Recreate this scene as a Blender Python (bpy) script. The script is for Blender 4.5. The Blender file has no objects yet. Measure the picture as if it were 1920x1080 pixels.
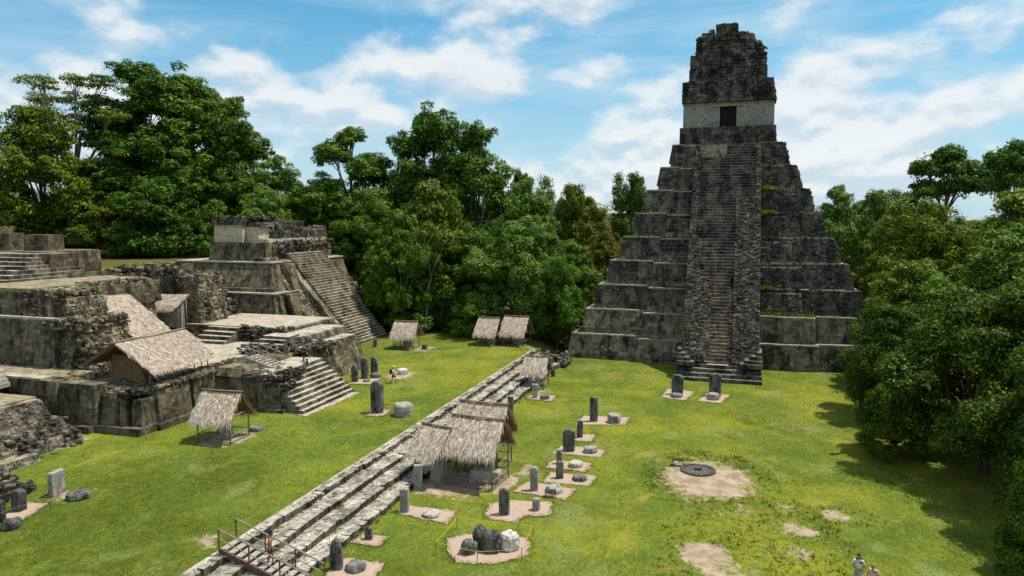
import bpy, math, random
import numpy as np
from mathutils import Vector, Matrix
R = math.radians
sc = bpy.context.scene
rng = np.random.default_rng(7)
rnd = random.Random(11)
# ------------------------------------------------------------------ camera
cd = bpy.data.cameras.new('camera'); cam = bpy.data.objects.new('camera', cd)
sc.collection.objects.link(cam); sc.camera = cam
cd.sensor_width = 36.0; cd.lens = 25.3125; cd.clip_start = 0.5; cd.clip_end = 9000
YAW, PIT = R(17.2066), R(5.5004)
fw = Vector((math.cos(PIT)*math.cos(YAW), math.cos(PIT)*math.sin(YAW), -math.sin(PIT)))
cam.location = (0, 0, 18.0)
cam.rotation_euler = fw.to_track_quat('-Z', 'Y').to_euler()
# ------------------------------------------------------------------ light
SUN = Vector((0.22, -0.36, 1.0)).normalized()        # towards the sun
sl = bpy.data.lights.new('sun', 'SUN'); so = bpy.data.objects.new('sun', sl); sc.collection.objects.link(so)
sl.energy = 5.0; sl.angle = R(0.53); sl.color = (1.0, 0.95, 0.86)
so.rotation_euler = SUN.to_track_quat('Z', 'Y').to_euler(); so.location = (0, -40, 120)
world = bpy.data.worlds.new('World'); sc.world = world; world.use_nodes = True
vs = sc.view_settings; vs.view_transform = 'Standard'; vs.look = 'None'; vs.exposure = 0.12; vs.gamma = 1.0; vs.use_curve_mapping = False
cy = sc.cycles; cy.max_bounces = 6; cy.diffuse_bounces = 2; cy.glossy_bounces = 2; cy.transmission_bounces = 3; cy.transparent_max_bounces = 4
cy.use_denoising = True; cy.caustics_reflective = False; cy.caustics_refractive = False; cy.sample_clamp_indirect = 6

class N:                                              # small node helper
    def __init__(s, nt): s.nt = nt
    def node(s, t, **kw):
        n = s.nt.nodes.new(t)
        for k, v in kw.items(): setattr(n, k, v)
        return n
    def link(s, a, b): s.nt.links.new(a, b)
    def put(s, sock, v):
        if isinstance(v, bpy.types.NodeSocket): s.link(v, sock)
        elif isinstance(v, (tuple, list)) and len(v) == 3 and sock.type == 'RGBA': sock.default_value = (*v, 1)
        else: sock.default_value = v
    def noise(s, vec, scale, detail=4, rough=.55, dist=0):
        n = s.node('ShaderNodeTexNoise'); s.link(vec, n.inputs['Vector'])
        n.inputs['Scale'].default_value = scale; n.inputs['Detail'].default_value = detail
        n.inputs['Roughness'].default_value = rough; n.inputs['Distortion'].default_value = dist
        return n.outputs['Fac']
    def map(s, vec, scale=(1, 1, 1), loc=(0, 0, 0)):
        n = s.node('ShaderNodeMapping'); s.link(vec, n.inputs['Vector'])
        n.inputs['Scale'].default_value = scale; n.inputs['Location'].default_value = loc
        return n.outputs['Vector']
    def math(s, op, a, b=0.0, clamp=False):
        n = s.node('ShaderNodeMath', operation=op); n.use_clamp = clamp
        s.put(n.inputs[0], a); s.put(n.inputs[1], b); return n.outputs[0]
    def step(s, v, a, b):                             # smooth ramp a..b -> 0..1
        n = s.node('ShaderNodeMapRange'); n.interpolation_type = 'SMOOTHSTEP'
        s.put(n.inputs[0], v); n.inputs[1].default_value = a; n.inputs[2].default_value = b
        return n.outputs[0]
    def mix(s, f, a, b, blend='MIX'):
        n = s.node('ShaderNodeMix', data_type='RGBA', blend_type=blend)
        s.put(n.inputs[0], f); s.put(n.inputs[6], a); s.put(n.inputs[7], b); return n.outputs[2]
    def ramp(s, f, *stops):
        n = s.node('ShaderNodeValToRGB'); s.put(n.inputs[0], f); e = n.color_ramp.elements
        while len(e) < len(stops): e.new(0.5)
        for i, (p, c) in enumerate(stops): e[i].position = p; e[i].color = (*c, 1)
        return n.outputs[0]
    def pos(s): return s.node('ShaderNodeNewGeometry').outputs['Position']
    def island(s): return s.node('ShaderNodeNewGeometry').outputs['Random Per Island']

# ------------------------------------------------------------------ sky
wn = N(world.node_tree)
for n in list(world.node_tree.nodes): world.node_tree.nodes.remove(n)
sky = wn.node('ShaderNodeTexSky', sky_type='NISHITA'); sky.sun_disc = False
sky.sun_elevation = math.asin(SUN.z); sky.sun_rotation = math.atan2(SUN.x, SUN.y)
sky.air_density = 1.0; sky.dust_density = 0.6; sky.ozone_density = 1.6; sky.altitude = 200
tc = wn.node('ShaderNodeTexCoord').outputs['Generated']
sep = wn.node('ShaderNodeSeparateXYZ'); wn.link(tc, sep.inputs[0]); el = sep.outputs['Z']
def heap(off):                                        # heaped cloud density
    v_ = wn.map(tc, (1, 1, 2.1), (OX, OY, .35+off))
    return wn.math('ADD', wn.math('MULTIPLY', wn.noise(v_, 2.9, 2, .5, .0), .56), wn.math('MULTIPLY', wn.noise(v_, 8.0, 6, .50, .0), .50))
OX, OY = 3.7, 13.1
dens = heap(0); dlit = heap(.030)
veil = wn.noise(wn.map(tc, (1, 1, 5.0), (0.3, 0.9, 0.2)), 2.3, 4, .6, .5)
cum = wn.step(dens, .475, .585)
low = wn.step(el, .27, .0)
shade = wn.step(wn.math('SUBTRACT', dlit, dens), -.035, .045)
ccol = wn.mix(shade, (11.2, 11.3, 11.4), (7.6, 8.9, 10.0))
skyc = wn.mix(1.0, sky.outputs[0], (0.44, 1.40, 1.66), 'MULTIPLY'); skyc = wn.mix(.2, skyc, (5.0, 9.0, 10.6))
c0 = wn.mix(wn.math('MULTIPLY', wn.step(veil, .36, .70), .65), skyc, (6.6, 9.0, 10.4))
c1 = wn.mix(wn.math('MULTIPLY', low, .74), c0, (7.5, 9.0, 10.1))
c2 = wn.mix(wn.math('MULTIPLY', cum, .84), c1, ccol)
bg = wn.node('ShaderNodeBackground'); wn.link(c2, bg.inputs[0]); bg.inputs[1].default_value = 0.076
wo = wn.node('ShaderNodeOutputWorld'); wn.link(bg.outputs[0], wo.inputs[0])

# ------------------------------------------------------------------ materials
def new_mat(name):
    m = bpy.data.materials.new(name); m.use_nodes = True; nt = m.node_tree
    for n in list(nt.nodes): nt.nodes.remove(n)
    h = N(nt); out = h.node('ShaderNodeOutputMaterial')
    return m, h, out
def finish(h, out, color, rough=.9, bump=None, bs=.5, bd=.05, spec=.25):
    p = h.node('ShaderNodeBsdfPrincipled'); h.put(p.inputs['Base Color'], color); h.put(p.inputs['Roughness'], rough)
    p.inputs['Specular IOR Level'].default_value = spec
    if bump is not None:
        b = h.node('ShaderNodeBump'); b.inputs['Strength'].default_value = bs; b.inputs['Distance'].default_value = bd
        h.link(bump, b.inputs['Height']); h.link(b.outputs[0], p.inputs['Normal'])
    h.link(p.outputs[0], out.inputs[0]); return p
def stone(name, ca, cb, stain, samt=.8, slo=.45, shi=.62, isl=.5, pale=None, sc_=1.0, moss=None):
    m, h, out = new_mat(name); p = h.pos()
    n1 = h.noise(p, .55*sc_, 6, .6); n3 = h.noise(p, 5.0*sc_, 6, .65)
    col = h.mix(h.step(n1, .35, .65), ca, cb)
    col = h.mix(h.math('MULTIPLY', h.step(n3, .45, .75), .45), col, tuple(c*1.45 for c in cb))
    st = h.noise(h.map(p, (1, 1, .42)), .8*sc_, 8, .62, .4)
    st2 = h.noise(h.map(p, (1, 1, .55), (9, 4, 2)), 2.6*sc_, 6, .65)
    sm = h.step(h.math('ADD', h.math('MULTIPLY', st, .7), h.math('MULTIPLY', st2, .3)), slo, shi)
    col = h.mix(h.math('MULTIPLY', sm, samt), col, stain)
    if pale:
        pn = h.noise(h.map(p, (1, 1, 1.6), (31, 7, 3)), 1.3*sc_, 8, .72)
        col = h.mix(h.math('MULTIPLY', h.step(pn, .545, .66), pale[1]), col, pale[0])
    if moss:
        mn = h.noise(h.map(p, (1, 1, 1), (5, 17, 3)), 1.1*sc_, 6, .7)
        col = h.mix(h.math('MULTIPLY', h.step(mn, .56, .70), moss[1]), col, moss[0])
    mm = h.node('ShaderNodeMapRange'); h.link(h.noise(h.map(p, (1, 1, 1), (13, 5, 9)), 2.7*sc_, 7, .8), mm.inputs[0]); mm.inputs[1].default_value = .32; mm.inputs[2].default_value = .68; mm.inputs[3].default_value = .48; mm.inputs[4].default_value = 1.42
    col = h.mix(1.0, col, mm.outputs[0], 'MULTIPLY')
    v = h.math('ADD', h.math('MULTIPLY', h.island(), isl), 1 - isl*.5)
    col = h.mix(1.0, col, v, 'MULTIPLY')
    finish(h, out, col, .93, h.math('ADD', n3, h.math('MULTIPLY', h.noise(p, 22*sc_, 4), .5)), .7, .06, .15)
    return m
BLK = (.018, .019, .019)
M = {}
M['temple'] = stone('temple_limestone', (0.085, 0.078, 0.063), (0.147, 0.133, 0.101), (0.013, 0.013, 0.014), .90, .41, .58, .9, ((0.271, 0.247, 0.194), .5), moss=((0.059, 0.075, 0.025), .35))
M['temple_wall'] = stone('temple_wall_limestone', (0.145, 0.131, 0.094), (0.240, 0.212, 0.145), (0.015, 0.017, 0.016), .92, .44, .60, .7, ((0.404, 0.349, 0.242), .8), .9, moss=((0.087, 0.094, 0.027), .4))
M['temple_rubble'] = stone('temple_rubble_core', (0.052, 0.045, 0.037), (0.099, 0.086, 0.067), (0.008, 0.008, 0.008), .85, .44, .62, 1.3, ((0.253, 0.217, 0.164), .6))
M['terrace_floor'] = stone('weedy_terrace_floor', (0.234, 0.188, 0.117), (0.311, 0.256, 0.166), (0.086, 0.072, 0.041), .7, .46, .62, .2, moss=((0.121, 0.112, 0.021), .7))
M['ledge'] = stone('sunlit_ledge_stone', (.26, .235, .17), (.38, .34, .25), (.08, .075, .05), .7, .50, .66, .2, moss=((.13, .14, .025), .8))  # sunlit ledge lines put into the colour as paler stone
M['plaster_pale'] = stone('pale_plaster', (0.404, 0.344, 0.249), (0.514, 0.439, 0.325), (0.092, 0.082, 0.060), .6, .54, .70, .15)
M['worn_tan'] = stone('worn_tan_step', (0.135, 0.110, 0.077), (0.243, 0.194, 0.135), (0.027, 0.023, 0.019), .8, .46, .62, .6)
M['nosing'] = stone('lit_step_nosing', (0.115, 0.105, 0.086), (0.180, 0.164, 0.132), (0.022, 0.021, 0.018), .8, .46, .62, .8, ((0.274, 0.245, 0.198), .6))  # lip paler than the riser: light step edges put into the colour
M['plaster'] = stone('weathered_plaster', (0.216, 0.207, 0.172), (0.296, 0.275, 0.231), (0.056, 0.057, 0.055), .6, .52, .68, .15)
M['wall'] = stone('stained_wall_stone', (0.118, 0.099, 0.064), (0.201, 0.168, 0.105), (0.018, 0.016, 0.013), .9, .42, .62, .65, ((0.310, 0.254, 0.159), .5), moss=((0.085, 0.076, 0.023), .45))
M['rubble'] = stone('loose_rubble_stone', (0.172, 0.141, 0.091), (0.271, 0.220, 0.141), (0.024, 0.020, 0.016), .88, .42, .60, .9, ((0.451, 0.376, 0.267), .5))
M['pale'] = stone('trodden_pale_stone', (0.328, 0.276, 0.207), (0.433, 0.373, 0.286), (0.144, 0.124, 0.092), .65, .50, .66, .35)
M['tread'] = stone('worn_sunlit_step_stone', (0.333, 0.292, 0.238), (0.466, 0.413, 0.341), (0.084, 0.074, 0.060), .8, .46, .62, .45, moss=((0.111, 0.127, 0.030), .5))  # pale foot wear and sunlit tread tone share this colour
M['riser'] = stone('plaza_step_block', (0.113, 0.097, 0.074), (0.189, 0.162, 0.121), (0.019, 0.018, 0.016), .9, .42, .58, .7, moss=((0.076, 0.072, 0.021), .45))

M['stele'] = stone('carved_stele_stone', (.13, .13, .115), (.21, .20, .17), (.025, .026, .026), .88, .44, .60, .3, ((.30, .29, .24), .5), 2.6)
M['stele_light'] = stone('pale_stele_stone', (.27, .26, .22), (.36, .34, .29), (.05, .05, .048), .75, .50, .66, .2, None, 2.4)
M['altar'] = stone('altar_limestone', (.34, .31, .26), (.46, .42, .35), (.06, .06, .055), .8, .48, .64, .2, None, 2.4)
M['altar_dark'] = stone('dark_altar_stone', (.15, .14, .12), (.23, .21, .18), (.03, .03, .03), .8, .45, .62, .2, None, 2.4)
M['boulder'] = stone('dark_boulder', (.07, .066, .06), (.15, .14, .12), (.018, .018, .018), .8, .42, .60, .2, ((.25, .23, .2), .4), 2.2)
M['white_rock'] = stone('white_boulder', (.46, .43, .38), (.60, .57, .51), (.12, .11, .10), .6, .52, .66, .2, None, 2.2)
def gravel(name, a, b):
    m, h, out = new_mat(name); p = h.pos()
    n = h.noise(p, 26, 3, .7); n2 = h.noise(p, 1.3, 5)
    col = h.mix(n2, a, b); col = h.mix(h.step(n, .35, .7), h.mix(1.0, col, (.72, .70, .68), 'MULTIPLY'), col)
    finish(h, out, col, .95, n, .5, .02, .1); return m
M['gravel'] = gravel('pink_gravel', (.40, .29, .22), (.53, .40, .31))
M['gravel_tan'] = gravel('tan_trodden_earth', (.27, .20, .13), (.38, .29, .20))
def simple(name, a, b, scale=6, rough=.85, isl=0.0, stretch=(1, 1, 1), spec=.2, bd=.01):
    m, h, out = new_mat(name); p = h.map(h.pos(), stretch); n = h.noise(p, scale, 5)
    col = h.mix(h.step(n, .3, .7), a, b)
    if isl: col = h.mix(1.0, col, h.math('ADD', h.math('MULTIPLY', h.island(), isl), 1-isl*.55), 'MULTIPLY')
    finish(h, out, col, rough, n, .4, bd, spec); return m
M['thatch'] = simple('dry_palm_thatch', (.40, .315, .235), (.63, .52, .415), 3, .9, 1.05)
M['thatch_base'] = simple('thatch_underlayer', (.12, .075, .035), (.22, .14, .07), 5, .95)
M['pole'] = simple('grey_wooden_pole', (.17, .145, .115), (.28, .24, .195), 7, .9, .4)
M['wood'] = simple('weathered_brown_timber', (.085, .05, .035), (.15, .095, .065), 6, .85, .35)
M['wood_grey'] = simple('silvered_timber', (.27, .24, .20), (.37, .33, .28), 8, .9, .35)
M['bark'] = simple('pale_bark', (.15, .135, .11), (.27, .25, .205), 3, .95, 0, (1, 1, .3), .1, .03)
M['bark_dark'] = simple('dark_bark', (.045, .04, .03), (.09, .078, .058), 3, .95, 0, (1, 1, .3), .1, .03)
M['void'] = simple('opening_shade', (.012, .010, .008), (.03, .024, .018), 5)  # near-black colour stands in for the shade of openings
M['beam'] = simple('pale_lintel_beam', (.20, .20, .15), (.29, .28, .20), 4)
M['rope'] = simple('yellow_rope', (.62, .46, .04), (.70, .54, .07), 9, .7)
M['metal'] = simple('blackened_iron', (.018, .016, .015), (.045, .038, .034), 9, .6, 0, (1, 1, 1), .4)
M['ash'] = simple('grey_ash', (.045, .042, .038), (.14, .13, .115), 5, .95)
M['ring'] = simple('sooty_ring_stone', (.04, .037, .033), (.115, .105, .092), 7, .9, .6)
M['moss'] = simple('hanging_moss', (.02, .028, .01), (.05, .06, .02), 6, .95, .5)
M['nest'] = simple('dry_root_tangle', (.018, .014, .008), (.05, .038, .02), 6, .95, .5)
for k, c in dict(skin=(.42, .22, .13), skin_tan=(.33, .15, .07), hair=(.012, .010, .009), white_cloth=(.70, .72, .75), blue_cloth=(.16, .27, .42), navy=(.02, .03, .10), black_cloth=(.014, .014, .017), tan_cloth=(.36, .20, .10), pink_cloth=(.62, .42, .36), grey_cloth=(.30, .32, .34), hat=(.55, .50, .42), eye=(.02, .02, .02)).items():
    M[k] = simple(k, tuple(x*.85 for x in c), c, 14, .8)
def leafmat(name, lo, mid, hi, trans=.20, rough=.5):
    m, h, out = new_mat(name); p = h.pos()
    obj = h.node('ShaderNodeObjectInfo').outputs['Random']
    f = h.math('ADD', h.math('MULTIPLY', h.island(), .62), h.math('MULTIPLY', h.noise(p, .35, 3), .5))
    col = h.ramp(f, (.15, lo), (.52, mid), (.92, hi))
    col = h.mix(1.0, col, h.math('ADD', h.math('MULTIPLY', obj, .3), .85), 'MULTIPLY')
    pr = h.node('ShaderNodeBsdfPrincipled'); h.link(col, pr.inputs['Base Color'])
    pr.inputs['Roughness'].default_value = rough; pr.inputs['Specular IOR Level'].default_value = .12
    t = h.node('ShaderNodeBsdfTranslucent'); h.link(h.mix(1.0, col, (1.25, 1.35, .55), 'MULTIPLY'), t.inputs[0])
    ms = h.node('ShaderNodeMixShader'); ms.inputs[0].default_value = trans
    h.link(pr.outputs[0], ms.inputs[1]); h.link(t.outputs[0], ms.inputs[2]); h.link(ms.outputs[0], out.inputs[0]); return m
M['leaf_dark'] = leafmat('dark_green_leaves', (0.010, 0.029, 0.003), (0.047, 0.111, 0.008), (0.142, 0.266, 0.023))
M['leaf_mid'] = leafmat('green_leaves', (0.014, 0.038, 0.004), (0.066, 0.134, 0.010), (0.185, 0.290, 0.028))
M['leaf_bright'] = leafmat('bright_green_leaves', (0.022, 0.053, 0.007), (0.092, 0.176, 0.022), (0.237, 0.361, 0.061))
M['leaf_olive'] = leafmat('olive_green_leaves', (0.018, 0.035, 0.003), (0.086, 0.136, 0.008), (0.247, 0.294, 0.025))
M['leaf_gold'] = leafmat('yellowing_leaves', (0.032, 0.043, 0.005), (0.121, 0.140, 0.011), (0.314, 0.266, 0.032))
M['leaf_weed'] = leafmat('ledge_weed_leaves', (.06, .09, .008), (.16, .20, .016), (.30, .28, .030))
M['leaf_near'] = leafmat('glossy_leaves', (0.008, 0.020, 0.002), (0.046, 0.084, 0.005), (0.160, 0.208, 0.018), .22, .42)

def ground_mat():
    m, h, out = new_mat('plaza_grass'); p = h.pos()
    a = h.node('ShaderNodeAttribute', attribute_name='dirt').outputs['Fac']
    l = h.node('ShaderNodeAttribute', attribute_name='litter').outputs['Fac']
    b1 = h.noise(p, .085, 5, .6, .3); b2 = h.noise(h.map(p, (1, 1, 1), (40, 3, 0)), .30, 5, .65, .4); f = h.noise(p, 5.5, 6, .78); f2 = h.noise(p, 1.6, 6, .7)
    lu = h.node('ShaderNodeAttribute', attribute_name='lush_vignette').outputs['Fac']
    g = h.mix(h.step(b2, .36, .66), (.090, .130, .016), (.150, .180, .022))
    g = h.mix(h.math('MULTIPLY', h.step(b1, .48, .64), .8), g, (.215, .220, .020))
    g = h.mix(h.math('MULTIPLY', h.step(f2, .52, .72), .5), g, (.24, .20, .032))
    g = h.mix(h.math('MULTIPLY', h.step(f2, .50, .34), .6), g, (.058, .100, .010))
    g = h.mix(h.math('MULTIPLY', h.step(h.noise(h.map(p, (1, 1, 1), (7, 70, 0)), .16, 4, .6, .5), .56, .66), .55), g, (.20, .22, .075))
    g = h.mix(h.math('MULTIPLY', h.step(h.noise(h.map(p, (1, 1, 1), (90, 11, 0)), .21, 5, .65, .6), .57, .68), .7), g, (.27, .225, .035))
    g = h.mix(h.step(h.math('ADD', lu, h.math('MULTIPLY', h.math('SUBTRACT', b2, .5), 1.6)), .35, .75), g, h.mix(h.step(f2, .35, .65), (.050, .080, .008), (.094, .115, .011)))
    g = h.mix(h.step(f, .36, .66), h.mix(1.0, g, (.72, .75, .7), 'MULTIPLY'), h.mix(1.0, g, (1.26, 1.2, 1.2), 'MULTIPLY'))
    d = h.mix(h.step(h.noise(p, 1.1, 6, .7), .35, .7), (.25, .175, .115), (.43, .33, .235))
    dn = h.math('ADD', a, h.math('MULTIPLY', h.math('SUBTRACT', h.noise(p, .9, 7, .74), .5), 2.0))
    g = h.mix(h.step(dn, .42, .60), g, d)
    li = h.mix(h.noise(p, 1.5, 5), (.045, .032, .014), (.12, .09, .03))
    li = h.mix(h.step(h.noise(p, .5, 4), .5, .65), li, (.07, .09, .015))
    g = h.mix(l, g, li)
    finish(h, out, g, .95, h.math('ADD', f, f2), .6, .06, .1); return m
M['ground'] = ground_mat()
def blademat():
    m, h, out = new_mat('grass_blades'); p = h.pos()
    b1 = h.noise(p, .085, 5, .6, .3); b2 = h.noise(h.map(p, (1, 1, 1), (40, 3, 0)), .30, 5, .65, .4)
    g = h.mix(h.step(b2, .35, .68), (.092, .142, .011), (.160, .194, .015))
    g = h.mix(h.math('MULTIPLY', h.step(b1, .46, .66), .75), g, (.235, .245, .024))
    g = h.mix(h.math('MULTIPLY', h.step(h.island(), .78, .95), .5), g, (.30, .25, .05))
    g = h.mix(1.0, g, h.math('ADD', h.math('MULTIPLY', h.island(), .6), .55), 'MULTIPLY')
    finish(h, out, g, .8, None, spec=.15); return m
M['blade'] = blademat()

# ------------------------------------------------------------------ mesh helpers
COL = sc.collection.objects
def mesh_np(name, V, F, mat, smooth=False):
    me = bpy.data.meshes.new(name); V = np.asarray(V, dtype=np.float32); F = np.asarray(F, dtype=np.int32)
    k = F.shape[1]; me.vertices.add(len(V)); me.vertices.foreach_set('co', V.ravel())
    me.loops.add(F.size); me.loops.foreach_set('vertex_index', F.ravel())
    me.polygons.add(len(F)); me.polygons.foreach_set('loop_start', np.arange(0, F.size, k, dtype=np.int32))
    me.polygons.foreach_set('loop_total', np.full(len(F), k, dtype=np.int32))
    me.update(calc_edges=True); me.materials.append(mat)
    me.polygons.foreach_set('use_smooth', np.full(len(F), bool(smooth)))
    return me
def origin(o):
    v = Vector((0, 0, 0))
    while o is not None: v += o.location; o = o.parent
    return v
def link(me, name, parent=None, kind=None, label=None, cat=None, group=None):
    o = bpy.data.objects.new(name, me); COL.link(o); o.parent = parent
    if kind: o['kind'] = kind
    tag(o, label, cat, group); return o
def tag(o, label=None, cat=None, group=None):
    if label: o['label'] = label
    if cat: o['category'] = cat
    if group: o['group'] = group
    return o
def thing(name, label, cat, loc=(0, 0, 0), rz=0, group=None):
    o = bpy.data.objects.new(name, None); COL.link(o); o.empty_display_size = .3
    o.location = loc; o.rotation_euler = (0, 0, rz); tag(o, label, cat, group); return o
BOXF = [(0, 3, 2, 1), (4, 5, 6, 7), (0, 1, 5, 4), (1, 2, 6, 5), (2, 3, 7, 6), (3, 0, 4, 7)]
class MB:
    def __init__(s): s.v = []; s.f = []
    def add(s, vs_, fs):
        n = len(s.v); s.v += [tuple(x) for x in vs_]; s.f += [tuple(i+n for i in f) for f in fs]; return s
    def box(s, x0, x1, y0, y1, z0, z1, jit=0):
        P = [(x0, y0, z0), (x1, y0, z0), (x1, y1, z0), (x0, y1, z0), (x0, y0, z1), (x1, y0, z1), (x1, y1, z1), (x0, y1, z1)]
        if jit: P = [tuple(c+rnd.uniform(-jit, jit) for c in p) for p in P]
        return s.add(P, BOXF)
    def frus(s, x0, x1, y0, y1, z0, X0, X1, Y0, Y1, z1):
        return s.add([(x0, y0, z0), (x1, y0, z0), (x1, y1, z0), (x0, y1, z0), (X0, Y0, z1), (X1, Y0, z1), (X1, Y1, z1), (X0, Y1, z1)], BOXF)
    def prism(s, poly, z0, z1):
        n = len(poly); P = [(x, y, z0) for x, y in poly]+[(x, y, z1) for x, y in poly]
        return s.add(P, [tuple(range(n))[::-1], tuple(range(n, 2*n))]+[(i, (i+1) % n, (i+1) % n+n, i+n) for i in range(n)])
    def ext(s, poly, y0, y1):                          # polygon in x,z pushed along y
        n = len(poly); P = [(x, y0, z) for x, z in poly]+[(x, y1, z) for x, z in poly]
        return s.add(P, [tuple(range(n)), tuple(range(n, 2*n))[::-1]]+[(i, i+n, (i+1) % n+n, (i+1) % n) for i in range(n)])
    def extx(s, poly, x0, x1):                         # polygon in y,z pushed along x
        n = len(poly); P = [(x0, y, z) for y, z in poly]+[(x1, y, z) for y, z in poly]
        return s.add(P, [tuple(range(n))[::-1], tuple(range(n, 2*n))]+[(i, (i+1) % n, (i+1) % n+n, i+n) for i in range(n)])
    def tube(s, pts, rad, n=6, cap=True):
        pts = [Vector(p) for p in pts]; rad = rad if isinstance(rad, (list, tuple)) else [rad]*len(pts)
        base = len(s.v); up = Vector((0, 0, 1))
        for i, p in enumerate(pts):
            d = (pts[min(i+1, len(pts)-1)]-pts[max(i-1, 0)]).normalized()
            a = d.cross(up if abs(d.z) < .95 else Vector((1, 0, 0))).normalized(); b = a.cross(d)
            for k in range(n):
                t = 2*math.pi*k/n; q = p+(a*math.cos(t)+b*math.sin(t))*rad[i]; s.v.append(tuple(q))
        for i in range(len(pts)-1):
            for k in range(n):
                k2 = (k+1) % n; s.f.append((base+i*n+k, base+i*n+k2, base+(i+1)*n+k2, base+(i+1)*n+k))
        if cap:
            s.f.append(tuple(base+k for k in range(n))[::-1]); e = base+(len(pts)-1)*n; s.f.append(tuple(e+k for k in range(n)))
        return s
    def lathe(s, prof, n=20, wob=0.0, seed=0):
        r_ = random.Random(seed); base = len(s.v); w = [1+r_.uniform(-wob, wob) for _ in range(n)]
        for r, z in prof:
            for k in range(n):
                t = 2*math.pi*k/n; s.v.append((r*w[k]*math.cos(t), r*w[k]*math.sin(t), z))
        for i in range(len(prof)-1):
            for k in range(n):
                k2 = (k+1) % n; s.f.append((base+i*n+k, base+i*n+k2, base+(i+1)*n+k2, base+(i+1)*n+k))
        e = base+(len(prof)-1)*n; s.f.append(tuple(e+k for k in range(n))); s.f.append(tuple(base+k for k in range(n))[::-1]); return s
    def build(s, name, mat, parent=None, world=True, smooth=False, bevel=0, top=None, **kw):
        me = bpy.data.meshes.new(name); off = origin(parent) if (parent is not None and world) else Vector((0, 0, 0))
        me.from_pydata([(x-off.x, y-off.y, z-off.z) for x, y, z in s.v], [], s.f); me.update(); me.materials.append(mat)
        if smooth: me.polygons.foreach_set('use_smooth', [True]*len(me.polygons))
        if top is not None:                            # paler upper faces: foot wear plus sunlit tops put into the colour
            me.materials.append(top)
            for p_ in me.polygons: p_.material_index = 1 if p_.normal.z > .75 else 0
        o = link(me, name, parent, **kw)
        if bevel:
            b = o.modifiers.new('bevel', 'BEVEL'); b.width = bevel; b.segments = 2; b.limit_method = 'ANGLE'
        return o
class NB:                                              # bulk quads
    def __init__(s): s.V = []; s.F = []; s.n = 0
    def add(s, V, F): s.V.append(V); s.F.append(F+s.n); s.n += len(V)
    def build(s, name, mat, parent=None, world=True, kind='stuff', **kw):
        if not s.V: return None
        V = np.concatenate(s.V); F = np.concatenate(s.F)
        if parent is not None and world: V = V-np.array(origin(parent))
        return link(mesh_np(name, V, F, mat), name, parent, kind, **kw)
def stones(nb, p00, p10, p11, p01, ch=.35, sl=.6, out=.06, gap=.012, rough=.01, keep=1.0, cham=None):
    """courses of cut stones on the quad p00 p10 p11 p01 (bottom left, bottom right, top right, top left seen from outside)"""
    p00, p10, p11, p01 = [np.array(p, float) for p in (p00, p10, p11, p01)]
    Wd = max(np.linalg.norm(p10-p00), np.linalg.norm(p11-p01)); Hd = max(np.linalg.norm(p01-p00), np.linalg.norm(p11-p10))
    nrm = np.cross(p10-p00, p01-p00) if np.linalg.norm(p10-p00) > .01 else np.cross(p11-p01, p01-p00); nrm = nrm/np.linalg.norm(nrm)
    rows = max(1, int(round(Hd/ch))); hs = rng.uniform(.8, 1.2, rows); hs = np.concatenate([[0], np.cumsum(hs)/hs.sum()])
    U0, U1, V0, V1 = [], [], [], []
    for j in range(rows):
        k = max(1, int(round(Wd/sl))); L = rng.uniform(.55, 1.45, k); c = np.concatenate([[0], np.cumsum(L)/L.sum()])
        U0.append(c[:-1]); U1.append(c[1:]); V0.append(np.full(k, hs[j])); V1.append(np.full(k, hs[j+1]))
    U0, U1, V0, V1 = map(np.concatenate, (U0, U1, V0, V1))
    if keep < 1:
        q = rng.random(len(U0)) < keep; U0, U1, V0, V1 = U0[q], U1[q], V0[q], V1[q]
    gu, gv = gap/Wd, gap/Hd
    def bil(u, v): return (p00*(1-u[:, None])*(1-v[:, None])+p10*u[:, None]*(1-v[:, None])+p11*u[:, None]*v[:, None]+p01*(1-u[:, None])*v[:, None])
    n = len(U0); d = rng.uniform(.15, 1, n)*out
    cs = [(U0+gu, V0+gv), (U1-gu, V0+gv), (U1-gu, V1-gv), (U0+gu, V1-gv)]
    A = np.zeros((n, 8, 3))
    mid = bil((U0+U1)/2, (V0+V1)/2)
    for i, (u, v) in enumerate(cs):
        b = bil(u, v); A[:, i] = b-nrm*.06
        t = b+(mid-b)*rng.uniform(.0, .16 if out > .07 else .035, (n, 1))
        A[:, i+4] = t+nrm*d[:, None]+rng.normal(0, rough, (n, 3))
    F = np.array([(4, 5, 6, 7), (0, 1, 5, 4), (1, 2, 6, 5), (2, 3, 7, 6), (3, 0, 4, 7)])
    nb.add(A.reshape(-1, 3), (F[None]+8*np.arange(n)[:, None, None]).reshape(-1, 4))
def rocks(nb, P, size, flat=.6, tilt=.5):
    """loose irregular stones centred on the points P"""
    P = np.asarray(P, float); n = len(P)
    if n == 0: return
    S = rng.uniform(.5, 1.3, (n, 3))*size; S[:, 2] *= flat
    c = np.array([(x, y, z) for z in (-.5, .5) for x, y in ((-.5, -.5), (.5, -.5), (.5, .5), (-.5, .5))])
    B = c[None]*S[:, None]*rng.uniform(.7, 1.1, (n, 8, 1))
    a = rng.uniform(0, 6.28, n); b = rng.normal(0, tilt*.5, n); ca, sa, cb, sb = np.cos(a), np.sin(a), np.cos(b), np.sin(b)
    x, y, z = B[..., 0], B[..., 1], B[..., 2]
    x, z = x*cb[:, None]+z*sb[:, None], -x*sb[:, None]+z*cb[:, None]
    x, y = x*ca[:, None]-y*sa[:, None], x*sa[:, None]+y*ca[:, None]
    A = np.stack([x, y, z], -1)+P[:, None]
    nb.add(A.reshape(-1, 3), (np.array(BOXF)[None]+8*np.arange(n)[:, None, None]).reshape(-1, 4))
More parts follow.
